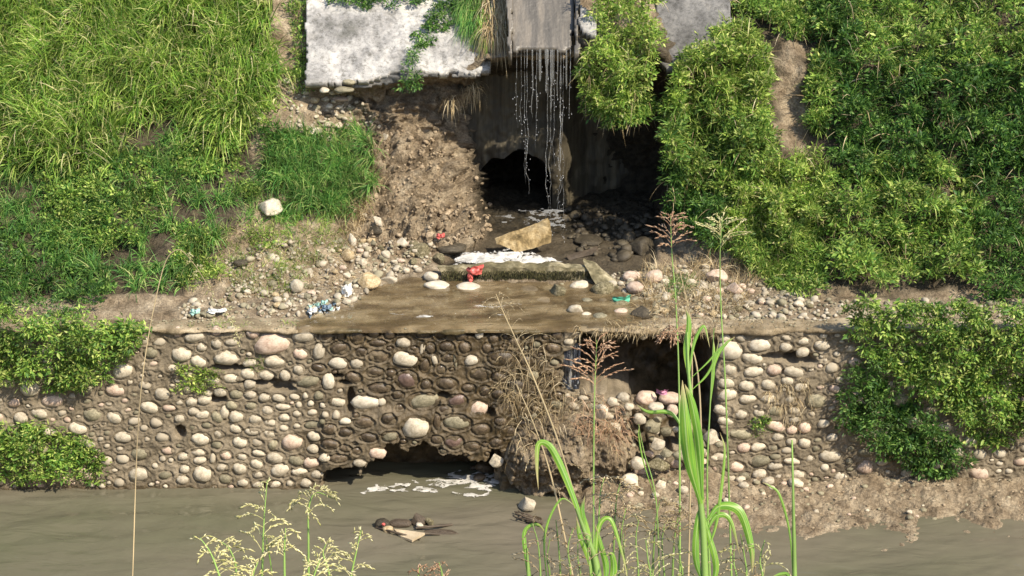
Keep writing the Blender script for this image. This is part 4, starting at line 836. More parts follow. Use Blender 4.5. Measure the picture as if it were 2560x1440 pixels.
def surf(pts, Yf=None):
    if Yf is None:
        r = [hit(*p) for p in pts]; return np.array([a for a, b in r]), np.array([b for a, b in r])
    S = np.array([P(p[0], p[1], Yf(p[0], p[1])) for p in pts]); return S, np.tile(np.array([0, -.9, .4]), (len(pts), 1))
def bush(name, reg, nclump, per, L, thick, m, label, cat='bush', Yf=None, clr=.09, group=None, wl_=.38, stems=True, grassy=0, hang=0.):
    c = sample(reg, nclump); S, Nn = surf(c, Yf)
    lump = .5 + .5 * fbm(np.c_[c / 42., c[:, :1] * 0], 1., 3, hash(label) % 97); rad = clr * rng.uniform(.6, 1.4, nclump)
    lump = np.clip(lump * 1.5 - .25, 0, 1.2); C = S + (Nn * .75 + np.array([0, -.2, .45])) * (thick * (.1 + .9 * lump) * rng.uniform(.45, 1, nclump))[:, None]
    mb = MB(); idx = np.repeat(np.arange(nclump), per); n = len(idx)
    o = nrm(rng.normal(size=(n, 3))); o[:, 2] = np.abs(o[:, 2]) * .9 - .2; o[:, 1] = -np.abs(o[:, 1]) * .8 + .25
    Pp = C[idx] + o * (rad[idx] * rng.uniform(.5, 1.05, n))[:, None]
    D = o + Nn[idx] * .35 + rng.normal(size=(n, 3)) * .45 + np.array([0, 0, .15 - hang])
    big = rng.choice([.7, .9, 1.1, 1.4], nclump); ll = L * rng.uniform(.55, 1.35, n) * big[idx]; kp = rng.random(n) < 1 / big[idx] ** 1.3; leaves(mb, Pp[kp], D[kp], ll[kp], (ll * wl_ * rng.choice([.6, 1, 1.2], nclump)[idx])[kp])
    if grassy:
        k = int(nclump * grassy); j = rng.integers(0, nclump, k); bl = L * rng.uniform(2.5, 5.5, k)
        blades(mb, C[j], Nn[j] * .6 + rng.normal(size=(k, 3)) * .45 + np.array([0, -.1, .7]), bl, bl * .05, rng.uniform(.6, 2.2, k))
    org = S.mean(0); root = empty(name, tuple(org)); tag(root, label, cat, group)
    obj('foliage', mb.build('foliage', False, org), M[m], root)
    if grassy:
        k = max(12, int(nclump * .5)); j = rng.integers(0, nclump, k); db = MB(); bl = L * rng.uniform(3, 7, k)
        blades(db, C[j] - Nn[j] * .04, Nn[j] * .5 + rng.normal(size=(k, 3)) * .6 + np.array([0, -.1, .2 - hang]), bl, bl * .025, rng.uniform(.4, 2.5, k))
        obj('dead_stems', db.build('dead_stems', False, org), M['straw'], root)['kind'] = 'stuff'
    if stems:
        sb = MB(); pick = rng.integers(0, nclump, max(6, nclump // 25))
        for j in pick: tube(sb, spline([S[j] - Nn[j] * .05, (S[j] + C[j]) / 2 + rng.normal(size=3) * .03, C[j]], 6), np.linspace(.008, .003, 6), 4)
        obj('stems', sb.build('stems', True, org), M['stem_brown'], root)['kind'] = 'stuff'
    return root
def grass(name, reg, n, L, m, label, Yf=None, W=.008, up=(0, -.25, 1.), spread=.5, droop=(.5, 2.2), cat='grass', tuft=0, kind='stuff', seed=0, group=None, nw=.4):
    if tuft:
        c = sample(reg, max(3, n // tuft)); q = np.repeat(c, tuft, 0)[:n] + rng.normal(size=(len(np.repeat(c, tuft, 0)[:n]), 2)) * np.array([5, 4])
    else: q = sample(reg, n)
    if Yf is None and n > 4000:
        base = sample(reg, 2500) if not tuft else c; S0, N0 = surf(base)
        j = rng.integers(0, len(base), len(q)) if not tuft else np.minimum(np.arange(len(q)) // tuft, len(base) - 1)
        sg = .02 if tuft else .05; S = S0[j] + rng.normal(size=(len(q), 3)) * sg; S += -N0[j] * .02; Nn = N0[j]
    else: S, Nn = surf(q, Yf); S = S - Nn * .02
    k = len(S); l = L * rng.uniform(.5, 1.3, k); mb = MB()
    lean = np.array([fbm(S, 1.2, 2, 5 + seed), fbm(S, 1.2, 2, 6 + seed), fbm(S, 1.2, 2, 6) * 0], ).T * .5
    blades(mb, S, Nn * nw + np.array(up) + rng.normal(size=(k, 3)) * spread + lean, l, W * rng.uniform(.6, 1.5, k), rng.uniform(*droop, k))
    org = S.mean(0); o = obj(name, mb.build(name, False, org), M[m], loc=org); tag(o, label, cat, group, kind); return o

# --- left bank
grass('tall_grass', [(200, -60), (660, -60), (690, 120), (690, 250), (600, 330), (560, 380), (440, 300), (200, 300)], 13000, .55, 'grass_light', 'tall bright yellow-green grass on the upper left bank', W=.017, tuft=22, droop=(.6, 2.6), spread=.42)
grass('tall_grass', [(-60, -60), (300, -60), (330, 430), (-60, 430)], 9500, .55, 'grass_light', 'tall bright grass at the far upper left', W=.017, tuft=22, droop=(.6, 2.6), seed=3, spread=.42)
grass('bank_grass', [(-60, 410), (440, 330), (560, 420), (600, 480), (585, 540), (540, 600), (520, 700), (440, 740), (-60, 750)], 9500, .30, 'grass_mid', 'soft green grass covering the lower left bank', W=.011, tuft=30, droop=(.8, 2.6))
grass('bank_grass', [(700, 340), (900, 330), (945, 400), (940, 470), (880, 540), (760, 540), (680, 470), (660, 380)], 6500, .34, 'grass_mid', 'dense green grass tuft left of the earth slide', W=.011, tuft=24, droop=(.6, 2.4))
grass('dry_grass', [(860, 350), (950, 370), (955, 470), (900, 560), (870, 640), (850, 560), (900, 450)], 1800, .22, 'straw', 'dry yellowish grass fringe at the edge of the earth slide', W=.006, tuft=8)
grass('bank_grass', [(600, 410), (690, 440), (760, 540), (700, 600), (610, 560)], 1300, .20, 'grass_mid', 'thin patchy grass around the flat white rock', W=.009, tuft=16)
bush('leafy_weeds', [(560, 470), (620, 440), (650, 500), (600, 540)], 26, 24, .045, .12, 'leaf_mid', 'small weed left of the flat white rock', 'weeds')
bush('leafy_weeds', [(620, 590), (690, 580), (700, 630), (640, 640)], 22, 24, .04, .10, 'leaf_light', 'small weed clump on the rubble below the flat white rock', 'weeds')
grass('bank_grass', [(560, 540), (860, 520), (880, 610), (800, 660), (740, 740), (560, 730), (500, 640)], 2600, .15, 'grass_light', 'thin sunlit grass growing through the lower left rubble', W=.006, tuft=10)
grass('dry_grass', [(560, 560), (880, 560), (900, 650), (860, 740), (600, 760), (520, 660)], 1800, .14, 'straw', 'withered stalks over the rubble on the left ledge', W=.005, tuft=6, spread=.9)
bush('leafy_weeds', [(440, 130), (560, 110), (680, 170), (700, 260), (640, 330), (590, 400), (520, 380), (440, 320)], 420, 26, .05, .22, 'leaf_light', 'bright leafy weeds among the tall grass on the left bank', 'weeds', group=None)
bush('leafy_weeds', [(440, 290), (520, 260), (600, 330), (610, 420), (520, 460), (440, 440)], 300, 26, .048, .2, 'leaf_mid', 'dark green leafy weeds below the tall grass on the left bank', 'weeds')
bush('leafy_weeds', [(640, 330), (700, 330), (745, 380), (735, 440), (680, 440)], 90, 26, .045, .16, 'leaf_dark', 'small dark leafy weed above the grass tuft', 'weeds')
bush('leafy_weeds', [(726, -20), (766, -20), (766, 230), (735, 240), (722, 190), (740, 120)], 90, 22, .04, .12, 'leaf_mid', 'narrow strip of weeds along the left edge of the white slab', 'weeds')
bush('leafy_weeds', [(440, 560), (520, 580), (560, 700), (440, 740)], 160, 24, .045, .16, 'leaf_light', 'leafy weeds on the lower left slope above the ledge', 'weeds')
bush('leafy_weeds', [(0, 60), (120, 40), (170, 200), (90, 300), (0, 260)], 200, 26, .055, .25, 'leaf_light', 'bright weeds at the far upper left edge', 'weeds')
bush('leafy_weeds', [(100, 420), (380, 380), (430, 520), (330, 640), (120, 640)], 420, 26, .05, .25, 'leaf_mid', 'broad green weed patch at the far left of the bank', 'weeds')
bush('leafy_weeds', [(-40, 560), (160, 600), (300, 700), (240, 800), (-40, 800)], 320, 26, .05, .22, 'leaf_dark', 'dark green weed patch at the far lower left of the bank', 'weeds')
wallY = lambda px, py: YW - .03
bush('wall_creeper', [(-60, 800), (150, 790), (330, 810), (380, 860), (250, 960), (120, 990), (-60, 960)], 420, 28, .055, .28, 'leaf_mid', 'thick creeper draped over the wall top at the far left', 'creeper', wallY, hang=.5)
bush('wall_creeper', [(-60, 1080), (100, 1060), (230, 1110), (300, 1180), (240, 1215), (-60, 1215)], 240, 28, .055, .25, 'leaf_mid', 'creeper growing at the foot of the wall at the far left', 'creeper', wallY, hang=.3)
bush('wall_weed', [(440, 925), (500, 915), (560, 940), (580, 970), (500, 985), (440, 985)], 46, 26, .04, .10, 'leaf_light', 'light green weed sprouting from a crack in the left part of the wall', 'weed', wallY, .06)
grass('wall_moss', [(600, 890), (660, 880), (660, 925), (600, 930)], 160, .05, 'grass_light', 'thin green growth on the mortar between cobbles', wallY, W=.004)
bush('wall_weed', [(1880, 1040), (1915, 1040), (1925, 1090), (1885, 1095)], 16, 20, .04, .07, 'leaf_mid', 'small green weed in the right part of the wall', 'weed', wallY, .05, stems=False)

# --- upper centre
slabY = lambda px, py: bankY(px, py) - .03
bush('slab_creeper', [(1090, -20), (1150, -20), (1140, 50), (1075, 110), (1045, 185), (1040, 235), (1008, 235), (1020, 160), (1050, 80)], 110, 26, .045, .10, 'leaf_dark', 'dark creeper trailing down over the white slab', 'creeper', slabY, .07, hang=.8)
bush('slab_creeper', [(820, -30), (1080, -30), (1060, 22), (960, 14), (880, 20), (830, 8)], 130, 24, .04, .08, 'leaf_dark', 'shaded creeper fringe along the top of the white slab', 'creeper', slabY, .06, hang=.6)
grass('hanging_grass', [(1150, -30), (1250, -30), (1235, 60), (1200, 90), (1160, 70)], 1500, .42, 'grass_mid', 'long dark grass hanging over the right end of the white slab', slabY, W=.008, up=(0, -.6, .3), droop=(2, 5), kind='stuff')
grass('hanging_grass', [(1215, -30), (1310, -30), (1280, 40), (1250, 100), (1215, 90)], 1100, .48, 'straw', 'sunlit straw-coloured grass hanging beside the chute', lambda px, py: slabY(px, py) - .15, W=.010, up=(0, -.6, .3), droop=(2.5, 5.5), kind='stuff')
grass('hanging_grass', [(1190, -30), (1270, -30), (1250, 60), (1215, 110)], 500, .4, 'grass_light', 'light green grass hanging beside the straw-coloured grass', lambda px, py: slabY(px, py) - .1, W=.010, up=(0, -.6, .3), droop=(2.5, 5.5), kind='stuff')
grass('hanging_roots', [(1110, 235), (1200, 205), (1200, 225), (1120, 280)], 120, .28, 'straw', 'thin dry roots hanging from the undercut soil', lambda px, py: 4.0, W=.006, up=(0, -.4, -.6), droop=(2, 5))

# --- right bank
hangY = lambda px, py: 3.35 + max(0, (100 - py)) / 207 * 1.0
bush('hanging_creeper', [(1470, -40), (1650, -40), (1640, 80), (1632, 180), (1600, 250), (1560, 300), (1500, 300), (1455, 240), (1450, 150), (1500, 100), (1492, 30)], 520, 30, .05, .32, 'leaf_light', 'tall yellow-green creeper column hanging beside the chute', 'creeper', hangY, .085, hang=.4, grassy=2)
bush('hanging_creeper', [(1450, 170), (1500, 200), (1600, 230), (1640, 260), (1590, 330), (1530, 345), (1470, 300)], 260, 30, .05, .25, 'leaf_mid', 'darker tail of creeper drooping in front of the cave', 'creeper', lambda px, py: 3.5, .085, hang=.7, grassy=2)
bigY = lambda px, py: hit(px, py)[0][1] if px > 1700 else 3.35 - (py - 300) * .0016
def BB(reg, n, m, label, th=.5, L=.058, g=2.5, hangv=.15): bush('bank_bush', reg, int(n * .72), 38, L, th, m, label, 'bush', bigY, .10, grassy=g, hang=hangv)
BB([(1725, 140), (1780, 90), (1840, 70), (1890, 100), (1910, 180), (1915, 300), (1860, 330), (1760, 320), (1690, 280), (1680, 220)], 760, 'leaf_light', 'large sunlit bush on the upper right bank')
BB([(1672, 230), (1730, 250), (1860, 300), (1915, 310), (1935, 400), (1880, 470), (1780, 500), (1690, 480), (1655, 400)], 760, 'leaf_mid', 'dense mid-green bush below the large sunlit bush')
BB([(1660, 420), (1760, 460), (1800, 560), (1780, 640), (1720, 600), (1660, 520)], 260, 'leaf_dark', 'dark shaded bush at the right side of the cave mouth')  # darker leaf set puts this side's shade into the leaf colour
BB([(1800, 480), (1900, 420), (2010, 390), (2060, 420), (2060, 560), (1980, 640), (1880, 640), (1800, 580)], 620, 'leaf_light', 'feathery light green bush at the lower right', .4, .05, 4)
BB([(1820, 600), (1900, 610), (2040, 560), (2060, 720), (2000, 740), (1900, 690), (1830, 650)], 360, 'leaf_mid', 'green bush spilling onto the right ledge', .3, .05, 4)
BB([(1800, -40), (2060, -40), (2060, 100), (1950, 90), (1890, 50), (1810, 20)], 420, 'leaf_mid', 'shaded green growth along the top of the right bank', .3)
BB([(2025, 150), (2070, 110), (2070, 300), (2040, 330), (2020, 250)], 170, 'leaf_mid', 'green bush right of the bare earth patch', .25)
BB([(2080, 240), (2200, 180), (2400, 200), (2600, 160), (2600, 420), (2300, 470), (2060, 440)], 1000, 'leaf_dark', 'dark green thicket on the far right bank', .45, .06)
BB([(2060, 420), (2300, 400), (2440, 460), (2420, 700), (2060, 720)], 800, 'leaf_mid', 'green thicket on the far right above the ledge', .4, .06)
BB([(2120, -40), (2600, -40), (2600, 200), (2380, 210), (2140, 190)], 800, 'leaf_mid', 'leafy thicket at the upper right corner', .4, .06)
BB([(2420, 420), (2600, 400), (2600, 760), (2430, 740)], 330, 'leaf_dark', 'dark bush at the far right edge', .35, .06)
BB([(2040, -40), (2150, -40), (2150, 210), (2090, 250), (2050, 160)], 260, 'leaf_dark', 'dark upright bush right of the shaded green growth at the top', .4)
bush('wall_creeper', [(2100, 780), (2400, 770), (2600, 780), (2600, 1080), (2480, 1120), (2300, 1010), (2160, 900)], 720, 30, .058, .32, 'leaf_mid', 'heavy creeper hanging over the wall at the far right', 'creeper', wallY, .1, hang=.5)
bush('wall_creeper', [(2100, 940), (2200, 920), (2320, 1060), (2420, 1150), (2360, 1210), (2180, 1150), (2110, 1060)], 330, 30, .055, .28, 'leaf_dark', 'dark creeper on the lower wall at the far right', 'creeper', wallY, .1, hang=.5)
grass('bank_grass', [(1790, 540), (2060, 420), (2060, 700), (1900, 700), (1800, 620)], 5000, .28, 'grass_light', 'fine light grass growing through the lower right bushes', W=.008, tuft=8, droop=(.8, 2.4))
grass('dry_grass', [(1620, 680), (1800, 640), (1900, 690), (1840, 790), (1600, 800), (1580, 740)], 2000, .26, 'straw', 'dry tangled grass over the rubble on the right ledge', W=.006, tuft=8, spread=.8)
grass('ledge_tuft', [(1675, 700), (1740, 690), (1745, 745), (1680, 750)], 260, .2, 'grass_mid', 'small green grass tuft amid the dry grass on the right ledge', W=.008, kind=None, cat='grass tuft')
grass('dry_grass', [(1440, 812), (1800, 812), (1800, 838), (1440, 838)], 420, .13, 'straw', 'dry fringe of grass drooping from the coping over the wall break', lambda px, py: YW - .04, W=.005, up=(0, -.7, .0), droop=(1, 3))
grass('dry_grass', [(1900, 960), (2027, 940), (2027, 1060), (1960, 1080)], 260, .16, 'straw', 'brown withered grass stuck on the right part of the wall', wallY, W=.006, tuft=7, up=(0, -.6, .2), droop=(2, 4))
copY = lambda px, py: YW + R.uniform(-.03, .2)
grass('coping_grass', [(440, 806), (760, 806), (760, 824), (440, 824)], 220, .09, 'grass_light', 'sparse short grass along the left coping', copY, W=.005, tuft=6)
grass('coping_grass', [(1500, 800), (2040, 800), (2040, 822), (1500, 822)], 420, .11, 'straw', 'sparse dry grass along the right coping', copY, W=.005, tuft=6)
# straw mass left of the wall break
def strawmass(reg, n, L, m, label, Y=YW - .05, up=(.1, -.6, .25), dr=(1, 5), sp=.75, W=.005):
    grass('dry_grass', reg, n, L, m, label, (lambda px, py: Y - R.uniform(0, .22)), W=W, up=up, droop=dr, spread=sp)
strawmass([(1255, 840), (1330, 830), (1400, 900), (1420, 990), (1330, 1060), (1265, 1050), (1240, 950)], 260, .34, 'straw', 'pale straw grass draped over the wall left of the break')
strawmass([(1330, 970), (1480, 970), (1570, 1030), (1560, 1130), (1450, 1170), (1300, 1150), (1270, 1080)], 520, .26, 'straw', 'tangled dead straw heaped under the trickle', .15)
strawmass([(1430, 990), (1550, 1000), (1575, 1080), (1540, 1130), (1440, 1080)], 260, .24, 'straw_red', 'reddish dead straw beside the stone spill', .0)
# earthy mound behind the straw
sx = np.linspace(1235, 1600, 150); sy = np.linspace(985, 1240, 110); SX, SY = np.meshgrid(sx, sy)
e = ((SX - 1425) / 175) ** 2 + ((SY - 1150) / 130) ** 2; Yq = .5 - .62 * np.clip(1 - e, 0, 1) ** .6
v = (SY - 720) / F; t = (Yq - CY) / (CT - v * ST); V = np.stack([(SX - 1280) / F * t, Yq, CZ + t * (-ST - v * CT)], -1); V[..., 1] += .12 * fbm(V, 4, 5, 5, .65)
tag(obj('earth_mound', mesh('earth_mound', V.reshape(-1, 3), [grid_faces(110, 150)], True, {'wet': np.full(V.shape[:2], .12)}), M['soil']), kind='structure')

# ------------------------------------------------------------------ litter
def crumple(name, px, py, w, h, m, label, cat='litter', lift=.03, seed=1, loc=None):
    s = hit(px, py)[0] if loc is None else loc; t = depth(s); a, b = w / 2 / F * t, h / 2 / F * t
    u = np.linspace(-1, 1, 12); U, W_ = np.meshgrid(u, u); q = np.stack([U, W_ * 0 + seed, W_], -1)
    V = np.stack([U * a * (1 + .25 * fbm(q, 1.3, 2, seed)), -.04 * (1 - U ** 2) + .035 * fbm(q, 2.2, 3, seed), W_ * b * (1 + .35 * fbm(q, 1.2, 2, seed + 3))], -1)
    Fr = grid_faces(12, 12); V2 = V + np.array([0, .006, 0]); n = 144
    o = obj(name, mesh(name, np.vstack([V.reshape(-1, 3), V2.reshape(-1, 3)]), [Fr, Fr[:, ::-1] + n], False), M[m], loc=s + np.array([0, -.04, b * .8 + lift])); tag(o, label, cat); return o
bm_, yb = MOSS_LATER
q = np.array([P(R.uniform(1104, 1476), 676 + R.uniform(0, 28) ** 1.0, yb - .03) for _ in range(3600)]); mb = MB()
blades(mb, q, rng.normal(size=(3600, 3)) * .35 + np.array([0, -.6, -.7]), rng.uniform(.018, .05, 3600), np.full(3600, .007), rng.uniform(.3, 2, 3600), 3)
o = obj('moss', mb.build('moss', False, bm_.location), M['moss'], bm_); o['kind'] = 'stuff'
bs = P(1187, 684, yb - .04)
rp = empty('red_plastic_piece', tuple(bs)); tag(rp, 'torn red plastic scrap caught on the mossy fallen beam', 'plastic scrap')
for (px, py, w, h, sd) in ((1187, 680, 40, 24, 4), (1176, 698, 14, 20, 7)):
    o = crumple('plastic_flap', px, py, w, h, 'red_plastic', None, None, 0, sd, P(px, py, yb - .05)); o.location = Vector(np.array(o.location) - bs); o.parent = rp
crumple('plastic_bag', 1552, 762, 42, 18, 'green_plastic', 'green plastic bag draped on a stone at the right of the pool', 'bag', .06, 23)
crumple('plastic_bag', 868, 738, 26, 30, 'white_plastic', 'white plastic bag caught at the left rim of the pool', 'bag', seed=11)
crumple('plastic_scrap', 490, 786, 22, 14, 'teal_plastic', 'pale teal plastic scrap on the ledge at the left', 'litter')
crumple('plastic_scrap', 545, 782, 44, 10, 'white_plastic', 'whitish scrap on the ledge right of the teal scrap', 'litter')
crumple('plastic_scrap', 812, 761, 16, 10, 'teal_plastic', 'tiny teal scrap in the litter pile by the pool', 'litter')
crumple('plastic_scrap', 818, 775, 22, 14, 'blue_plastic', 'dark blue scrap in the litter pile by the pool', 'litter')
crumple('plastic_scrap', 783, 783, 20, 14, 'white_plastic', 'white scrap in the litter pile by the pool', 'litter')
crumple('plastic_scrap', 1095, 596, 20, 12, 'red_plastic', 'small faded red scrap in the earth at the foot of the slide', 'litter')
crumple('plastic_scrap', 1655, 977, 30, 14, 'magenta_plastic', 'magenta scrap lying on the boulders in the wall break', 'litter', 0, 3, P(1655, 980, .38))
for i in range(22):
    px, py = R.uniform(770, 880), R.uniform(755, 792); crumple('litter_scrap', px, py, R.uniform(5, 11), R.uniform(4, 8), R.choice(['white_plastic', 'teal_plastic', 'white_plastic', 'blue_plastic']), 'tiny plastic scrap in the litter pile at the left rim of the pool', 'litter', 0, i)['group'] = 'litter by the pool'

# drift snag in the river
sn = PZ(1000, 1330, 0.0); snag = empty('drift_snag', tuple(sn)); tag(snag, 'raft of driftwood and rubbish stranded in the middle of the river', 'driftwood')
def sp1(px, py, z=0.03): return PZ(px, py, z) - sn
o = inst('dark_bundle', ROUND[0], M['shade_rock'], sp1(957, 1312, .04), (.10, .09, .075), parent=snag)
o = inst('dark_bundle', ROUND[2], M['dark_wood'], sp1(1000, 1308, .03), (.14, .07, .045), parent=snag)
o = inst('driftwood_lump', ANG[1], M['dark_wood'], sp1(1045, 1300, .05), (.10, .07, .09), parent=snag)
o = inst('driftwood_lump', ANG[3], M['moss_rock'], sp1(1075, 1305, .03), (.07, .06, .06), parent=snag)
o = inst('driftwood_lump', ANG[4], M['dark_wood'], sp1(1105, 1330, .0), (.22, .06, .035), parent=snag)
o = inst('pale_lump', ROUND[1], M['white_stone'], sp1(1048, 1313, .04), (.05, .04, .03), parent=snag)
o = inst('pale_lump', ROUND[3], M['sand_rock'], sp1(970, 1324, .03), (.07, .05, .05), parent=snag)
o = inst('red_scrap', ANG[2], M['red_plastic'], sp1(958, 1311, .11), (.025, .02, .02), parent=snag)
def plate(pts, th, m, name):
    pts = np.array(pts); n = len(pts); lo = pts - np.array([0, 0, th]); i = np.arange(n); j = (i + 1) % n
    me = bpy.data.meshes.new(name); me.from_pydata([tuple(p) for p in np.vstack([pts, lo])], [], [list(range(n)), list(range(2 * n - 1, n - 1, -1))] + [[int(a), int(b), int(b + n), int(a + n)] for a, b in zip(i, j)]); me.update(); return obj(name, me, M[m], snag)
plate([sp1(985, 1322, .06), sp1(1020, 1326, .07), sp1(1062, 1332, .10), sp1(1030, 1350, .04), sp1(1002, 1340, .03)], .03, 'wood', 'pale_board')
for (a, b, r) in [((940, 1318), (1050, 1348), .014), ((1040, 1320), (1130, 1312), .016), ((1000, 1330), (1100, 1336), .012)]:
    mb = MB(); tube(mb, spline([sp1(*a, .03), (sp1(*a, .05) + sp1(*b, .05)) / 2, sp1(*b, .01)], 8), r, 6); obj('branch', mb.build('branch', True), M['dark_wood'], snag)
fs_ = []
mb = MB(); c0 = spline([PZ(1290, 1285, .03), PZ(1335, 1305, .05), PZ(1300, 1320, .02)], 10)
for i in range(7): tube(mb, spline([PZ(1280 + R.uniform(0, 20), 1275 + R.uniform(0, 20), .05), PZ(1320, 1292 + R.uniform(-8, 8), .07), PZ(1340 + R.uniform(0, 20), 1305 + R.uniform(-8, 10), .02)], 8), R.uniform(.005, .01), 5)
tag(obj('twig_tangle', mb.build('twig_tangle', True), M['dark_wood']), 'tangle of twigs lodged against the pale pointed rock', 'twigs')

# ------------------------------------------------------------------ near-bank plants, rooted below the frame
def ribbon(pix, w_px, dist, b, root, fold=.22):
    pts = spline([PD(q[0], q[1], dist + (q[2] if len(q) > 2 else 0)) for q in pix], 30); n = len(pts); s = np.linspace(0, 1, n)
    w = .72 * w_px / F * dist * (.30 + .70 * sstep(0, .45, s)) * np.clip(1 - s ** 3.2, .02, 1)
    T = nrm(np.gradient(pts, axis=0)); view = np.array([0, CT, -ST]); ph = pts[0, 0] * 50
    S = nrm(np.cross(T, view) + .35 * np.sin(3.1 * s + ph)[:, None] * view); Nn = np.cross(S, T)
    us = np.array([-1, -.5, 0, .5, 1.]); V = []
    for u in us:
        lift = fold * abs(u) + .07 * math.copysign(1, u) * abs(u) * np.sin(s * 17 + ph + u)
        V.append(pts + S * (w * .5 * u)[:, None] + Nn * (w * lift)[:, None])
    V = np.stack(V, 1); at = {'across': np.tile(us, (n, 1)), 'along': np.tile(s[:, None], (1, 5))}
    obj('leaf', mesh('leaf', V.reshape(-1, 3) - b, [grid_faces(n, 5)], True, at), M['cane_leaf'], root)
def ground_at(x, y): return float(nb(np.array([x]), np.array([y]))[0])
def stalk_base(px, py, dist):
    """where a stalk passing this sight point downwards meets the near bank"""
    q = PD(px, py, dist); return np.array([q[0], q[1], ground_at(q[0], q[1]) - .05])
def panicle(mb, path, nb_, blen, dist, droop=.8, s0=.45, spk=.014, bend=0, w=.0028, dens=9):
    n = len(path); dens *= 1.7; spk *= 1.15; w *= .8
    for k in range(nb_):
        s = s0 + (1 - s0) * (k + R.random()) / nb_; i = min(int(s * (n - 1)), n - 2); b = path[i]; sc = blen * (1.15 - .75 * (s - s0) / (1 - s0)) * R.uniform(.7, 1.2)
        an = R.uniform(0, 6.283); d_ = np.array([math.cos(an) * .9, math.sin(an) * .7, .85]); pts = [b]; d_ /= np.linalg.norm(d_)
        for j in range(7):
            pts.append(pts[-1] + d_ * sc / 7); d_ = d_ + np.array([bend, 0, -droop * .26]) + np.array([R.gauss(0, .05), R.gauss(0, .05), 0]); d_ /= np.linalg.norm(d_)
        pts = np.array(pts); tube(mb, pts, np.linspace(w * .5, w * .3, 8), 3)
        m = max(3, int(dens * sc / .1)); u = np.linspace(.25, 1, m) * 7; ii = np.minimum(u.astype(int), 6); pos = pts[ii] + (pts[ii + 1] - pts[ii]) * (u - ii)[:, None]
        dd_ = nrm((pts[ii + 1] - pts[ii]) * 60 + rng.normal(size=(m, 3)) * .16)
        for c_, e in zip(pos, dd_):
            a = nrm(np.cross(e, [.3, .5, .8])); b2 = np.cross(e, a); L = spk * R.uniform(.7, 1.3); r = L * .13; M_ = c_ + e * L * .45
            mb.add([c_, M_ + a * r, M_ + b2 * r, M_ - a * r, M_ - b2 * r, c_ + e * L], [[0, 2, 1], [0, 3, 2], [0, 4, 3], [0, 1, 4], [5, 1, 2], [5, 2, 3], [5, 3, 4], [5, 4, 1]])
def seed_grass(label, path, dist, n, blen, mhead='seed_yellow', mstem='stem_green', droop=.8, s0=.5, r=.0035, leaves_=(), spk=.014, bend=0, name='seed_grass', dens=9, cat='seed grass', w=.0028, group=None):
    bx_ = stalk_base(path[0][0], path[0][1], dist); root = empty(name, tuple(bx_)); tag(root, label, cat, group)
    pts = [PD(x, y, dist) for x, y in path]; full = spline(pts, 40); st = MB(); low = spline([bx_, pts[0] + (bx_ - pts[0]) * .5 + np.array([.02, 0, 0]), pts[0]], 10)
    tube(st, np.vstack([low[:-1], full]), np.concatenate([np.full(9, r * 1.2), np.linspace(r * 1.1, r * .35, 40)]), 5); obj('stem', st.build('stem', True, bx_), M[mstem], root)
    hd = MB(); panicle(hd, full, n, blen, dist, droop, s0, spk, bend, dens=dens, w=w); obj('seed_head', hd.build('seed_head', False, bx_), M[mhead], root)
    for (lp, wp) in leaves_:
        ribbon(lp, wp, dist, bx_, root)
    return root
D1 = 5.2
seed_grass('tall seed grass with spreading head at the lower left, tip touching the wall foot', [(654, 1470), (657, 1380), (660, 1300), (668, 1200)], D1, 18, .085, s0=.30, leaves_=[([(662, 1330), (675, 1400), (682, 1450)], 5)])
seed_grass('seed grass with a head nodding right in front of the wall foot', [(772, 1470), (771, 1350), (772, 1270), (790, 1232), (830, 1245)], D1 + .15, 17, .075, s0=.42, droop=1.3, bend=.12)
seed_grass('shorter seed grass stalk between the two tall left ones', [(712, 1470), (711, 1380), (714, 1320)], D1 - .1, 12, .08, s0=.4, droop=1.5)
seed_grass('leftmost arching seed head at the bottom edge', [(560, 1480), (545, 1430), (525, 1380), (500, 1345)], D1 - .2, 14, .07, s0=.2, droop=.9)
seed_grass('second arching seed head from the bottom left', [(585, 1480), (590, 1420), (575, 1375), (555, 1355)], D1 - .1, 12, .06, s0=.25)
seed_grass('low seed head between the second arching head and the tall stalk', [(630, 1490), (632, 1440), (645, 1405)], D1 - .3, 10, .07, s0=.2)
seed_grass('bushy seed head left of the rightmost head of the left group', [(830, 1490), (822, 1430), (808, 1385), (815, 1360)], D1 - .2, 14, .08, s0=.2, droop=1.1)
seed_grass('rightmost upright seed head of the left group', [(872, 1490), (880, 1430), (893, 1370), (903, 1325)], D1, 16, .055, s0=.15, droop=.7)
seed_grass('short broad seed head low in the left group', [(770, 1490), (785, 1440), (800, 1400)], D1 - .35, 12, .08, s0=.1)
seed_grass('tiny seed tip at the bottom edge left of centre', [(1040, 1490), (1046, 1440), (1050, 1415)], D1, 7, .04, 'straw_red', s0=.2)
seed_grass('reddish seed tip at the bottom edge near the centre', [(1110, 1490), (1105, 1435), (1097, 1405)], D1, 9, .05, 'straw_red', s0=.2)
# pale stalks at the left edge of the place in view
seed_grass('pale bent stalk drooping before the left end of the wall top', [(330, 1480), (350, 1000), (400, 700), (440, 625), (485, 660), (535, 740), (580, 800), (604, 868)], 7.0, 26, .035, 'seed_yellow', 'straw', s0=.5, r=.0022, droop=1.6)
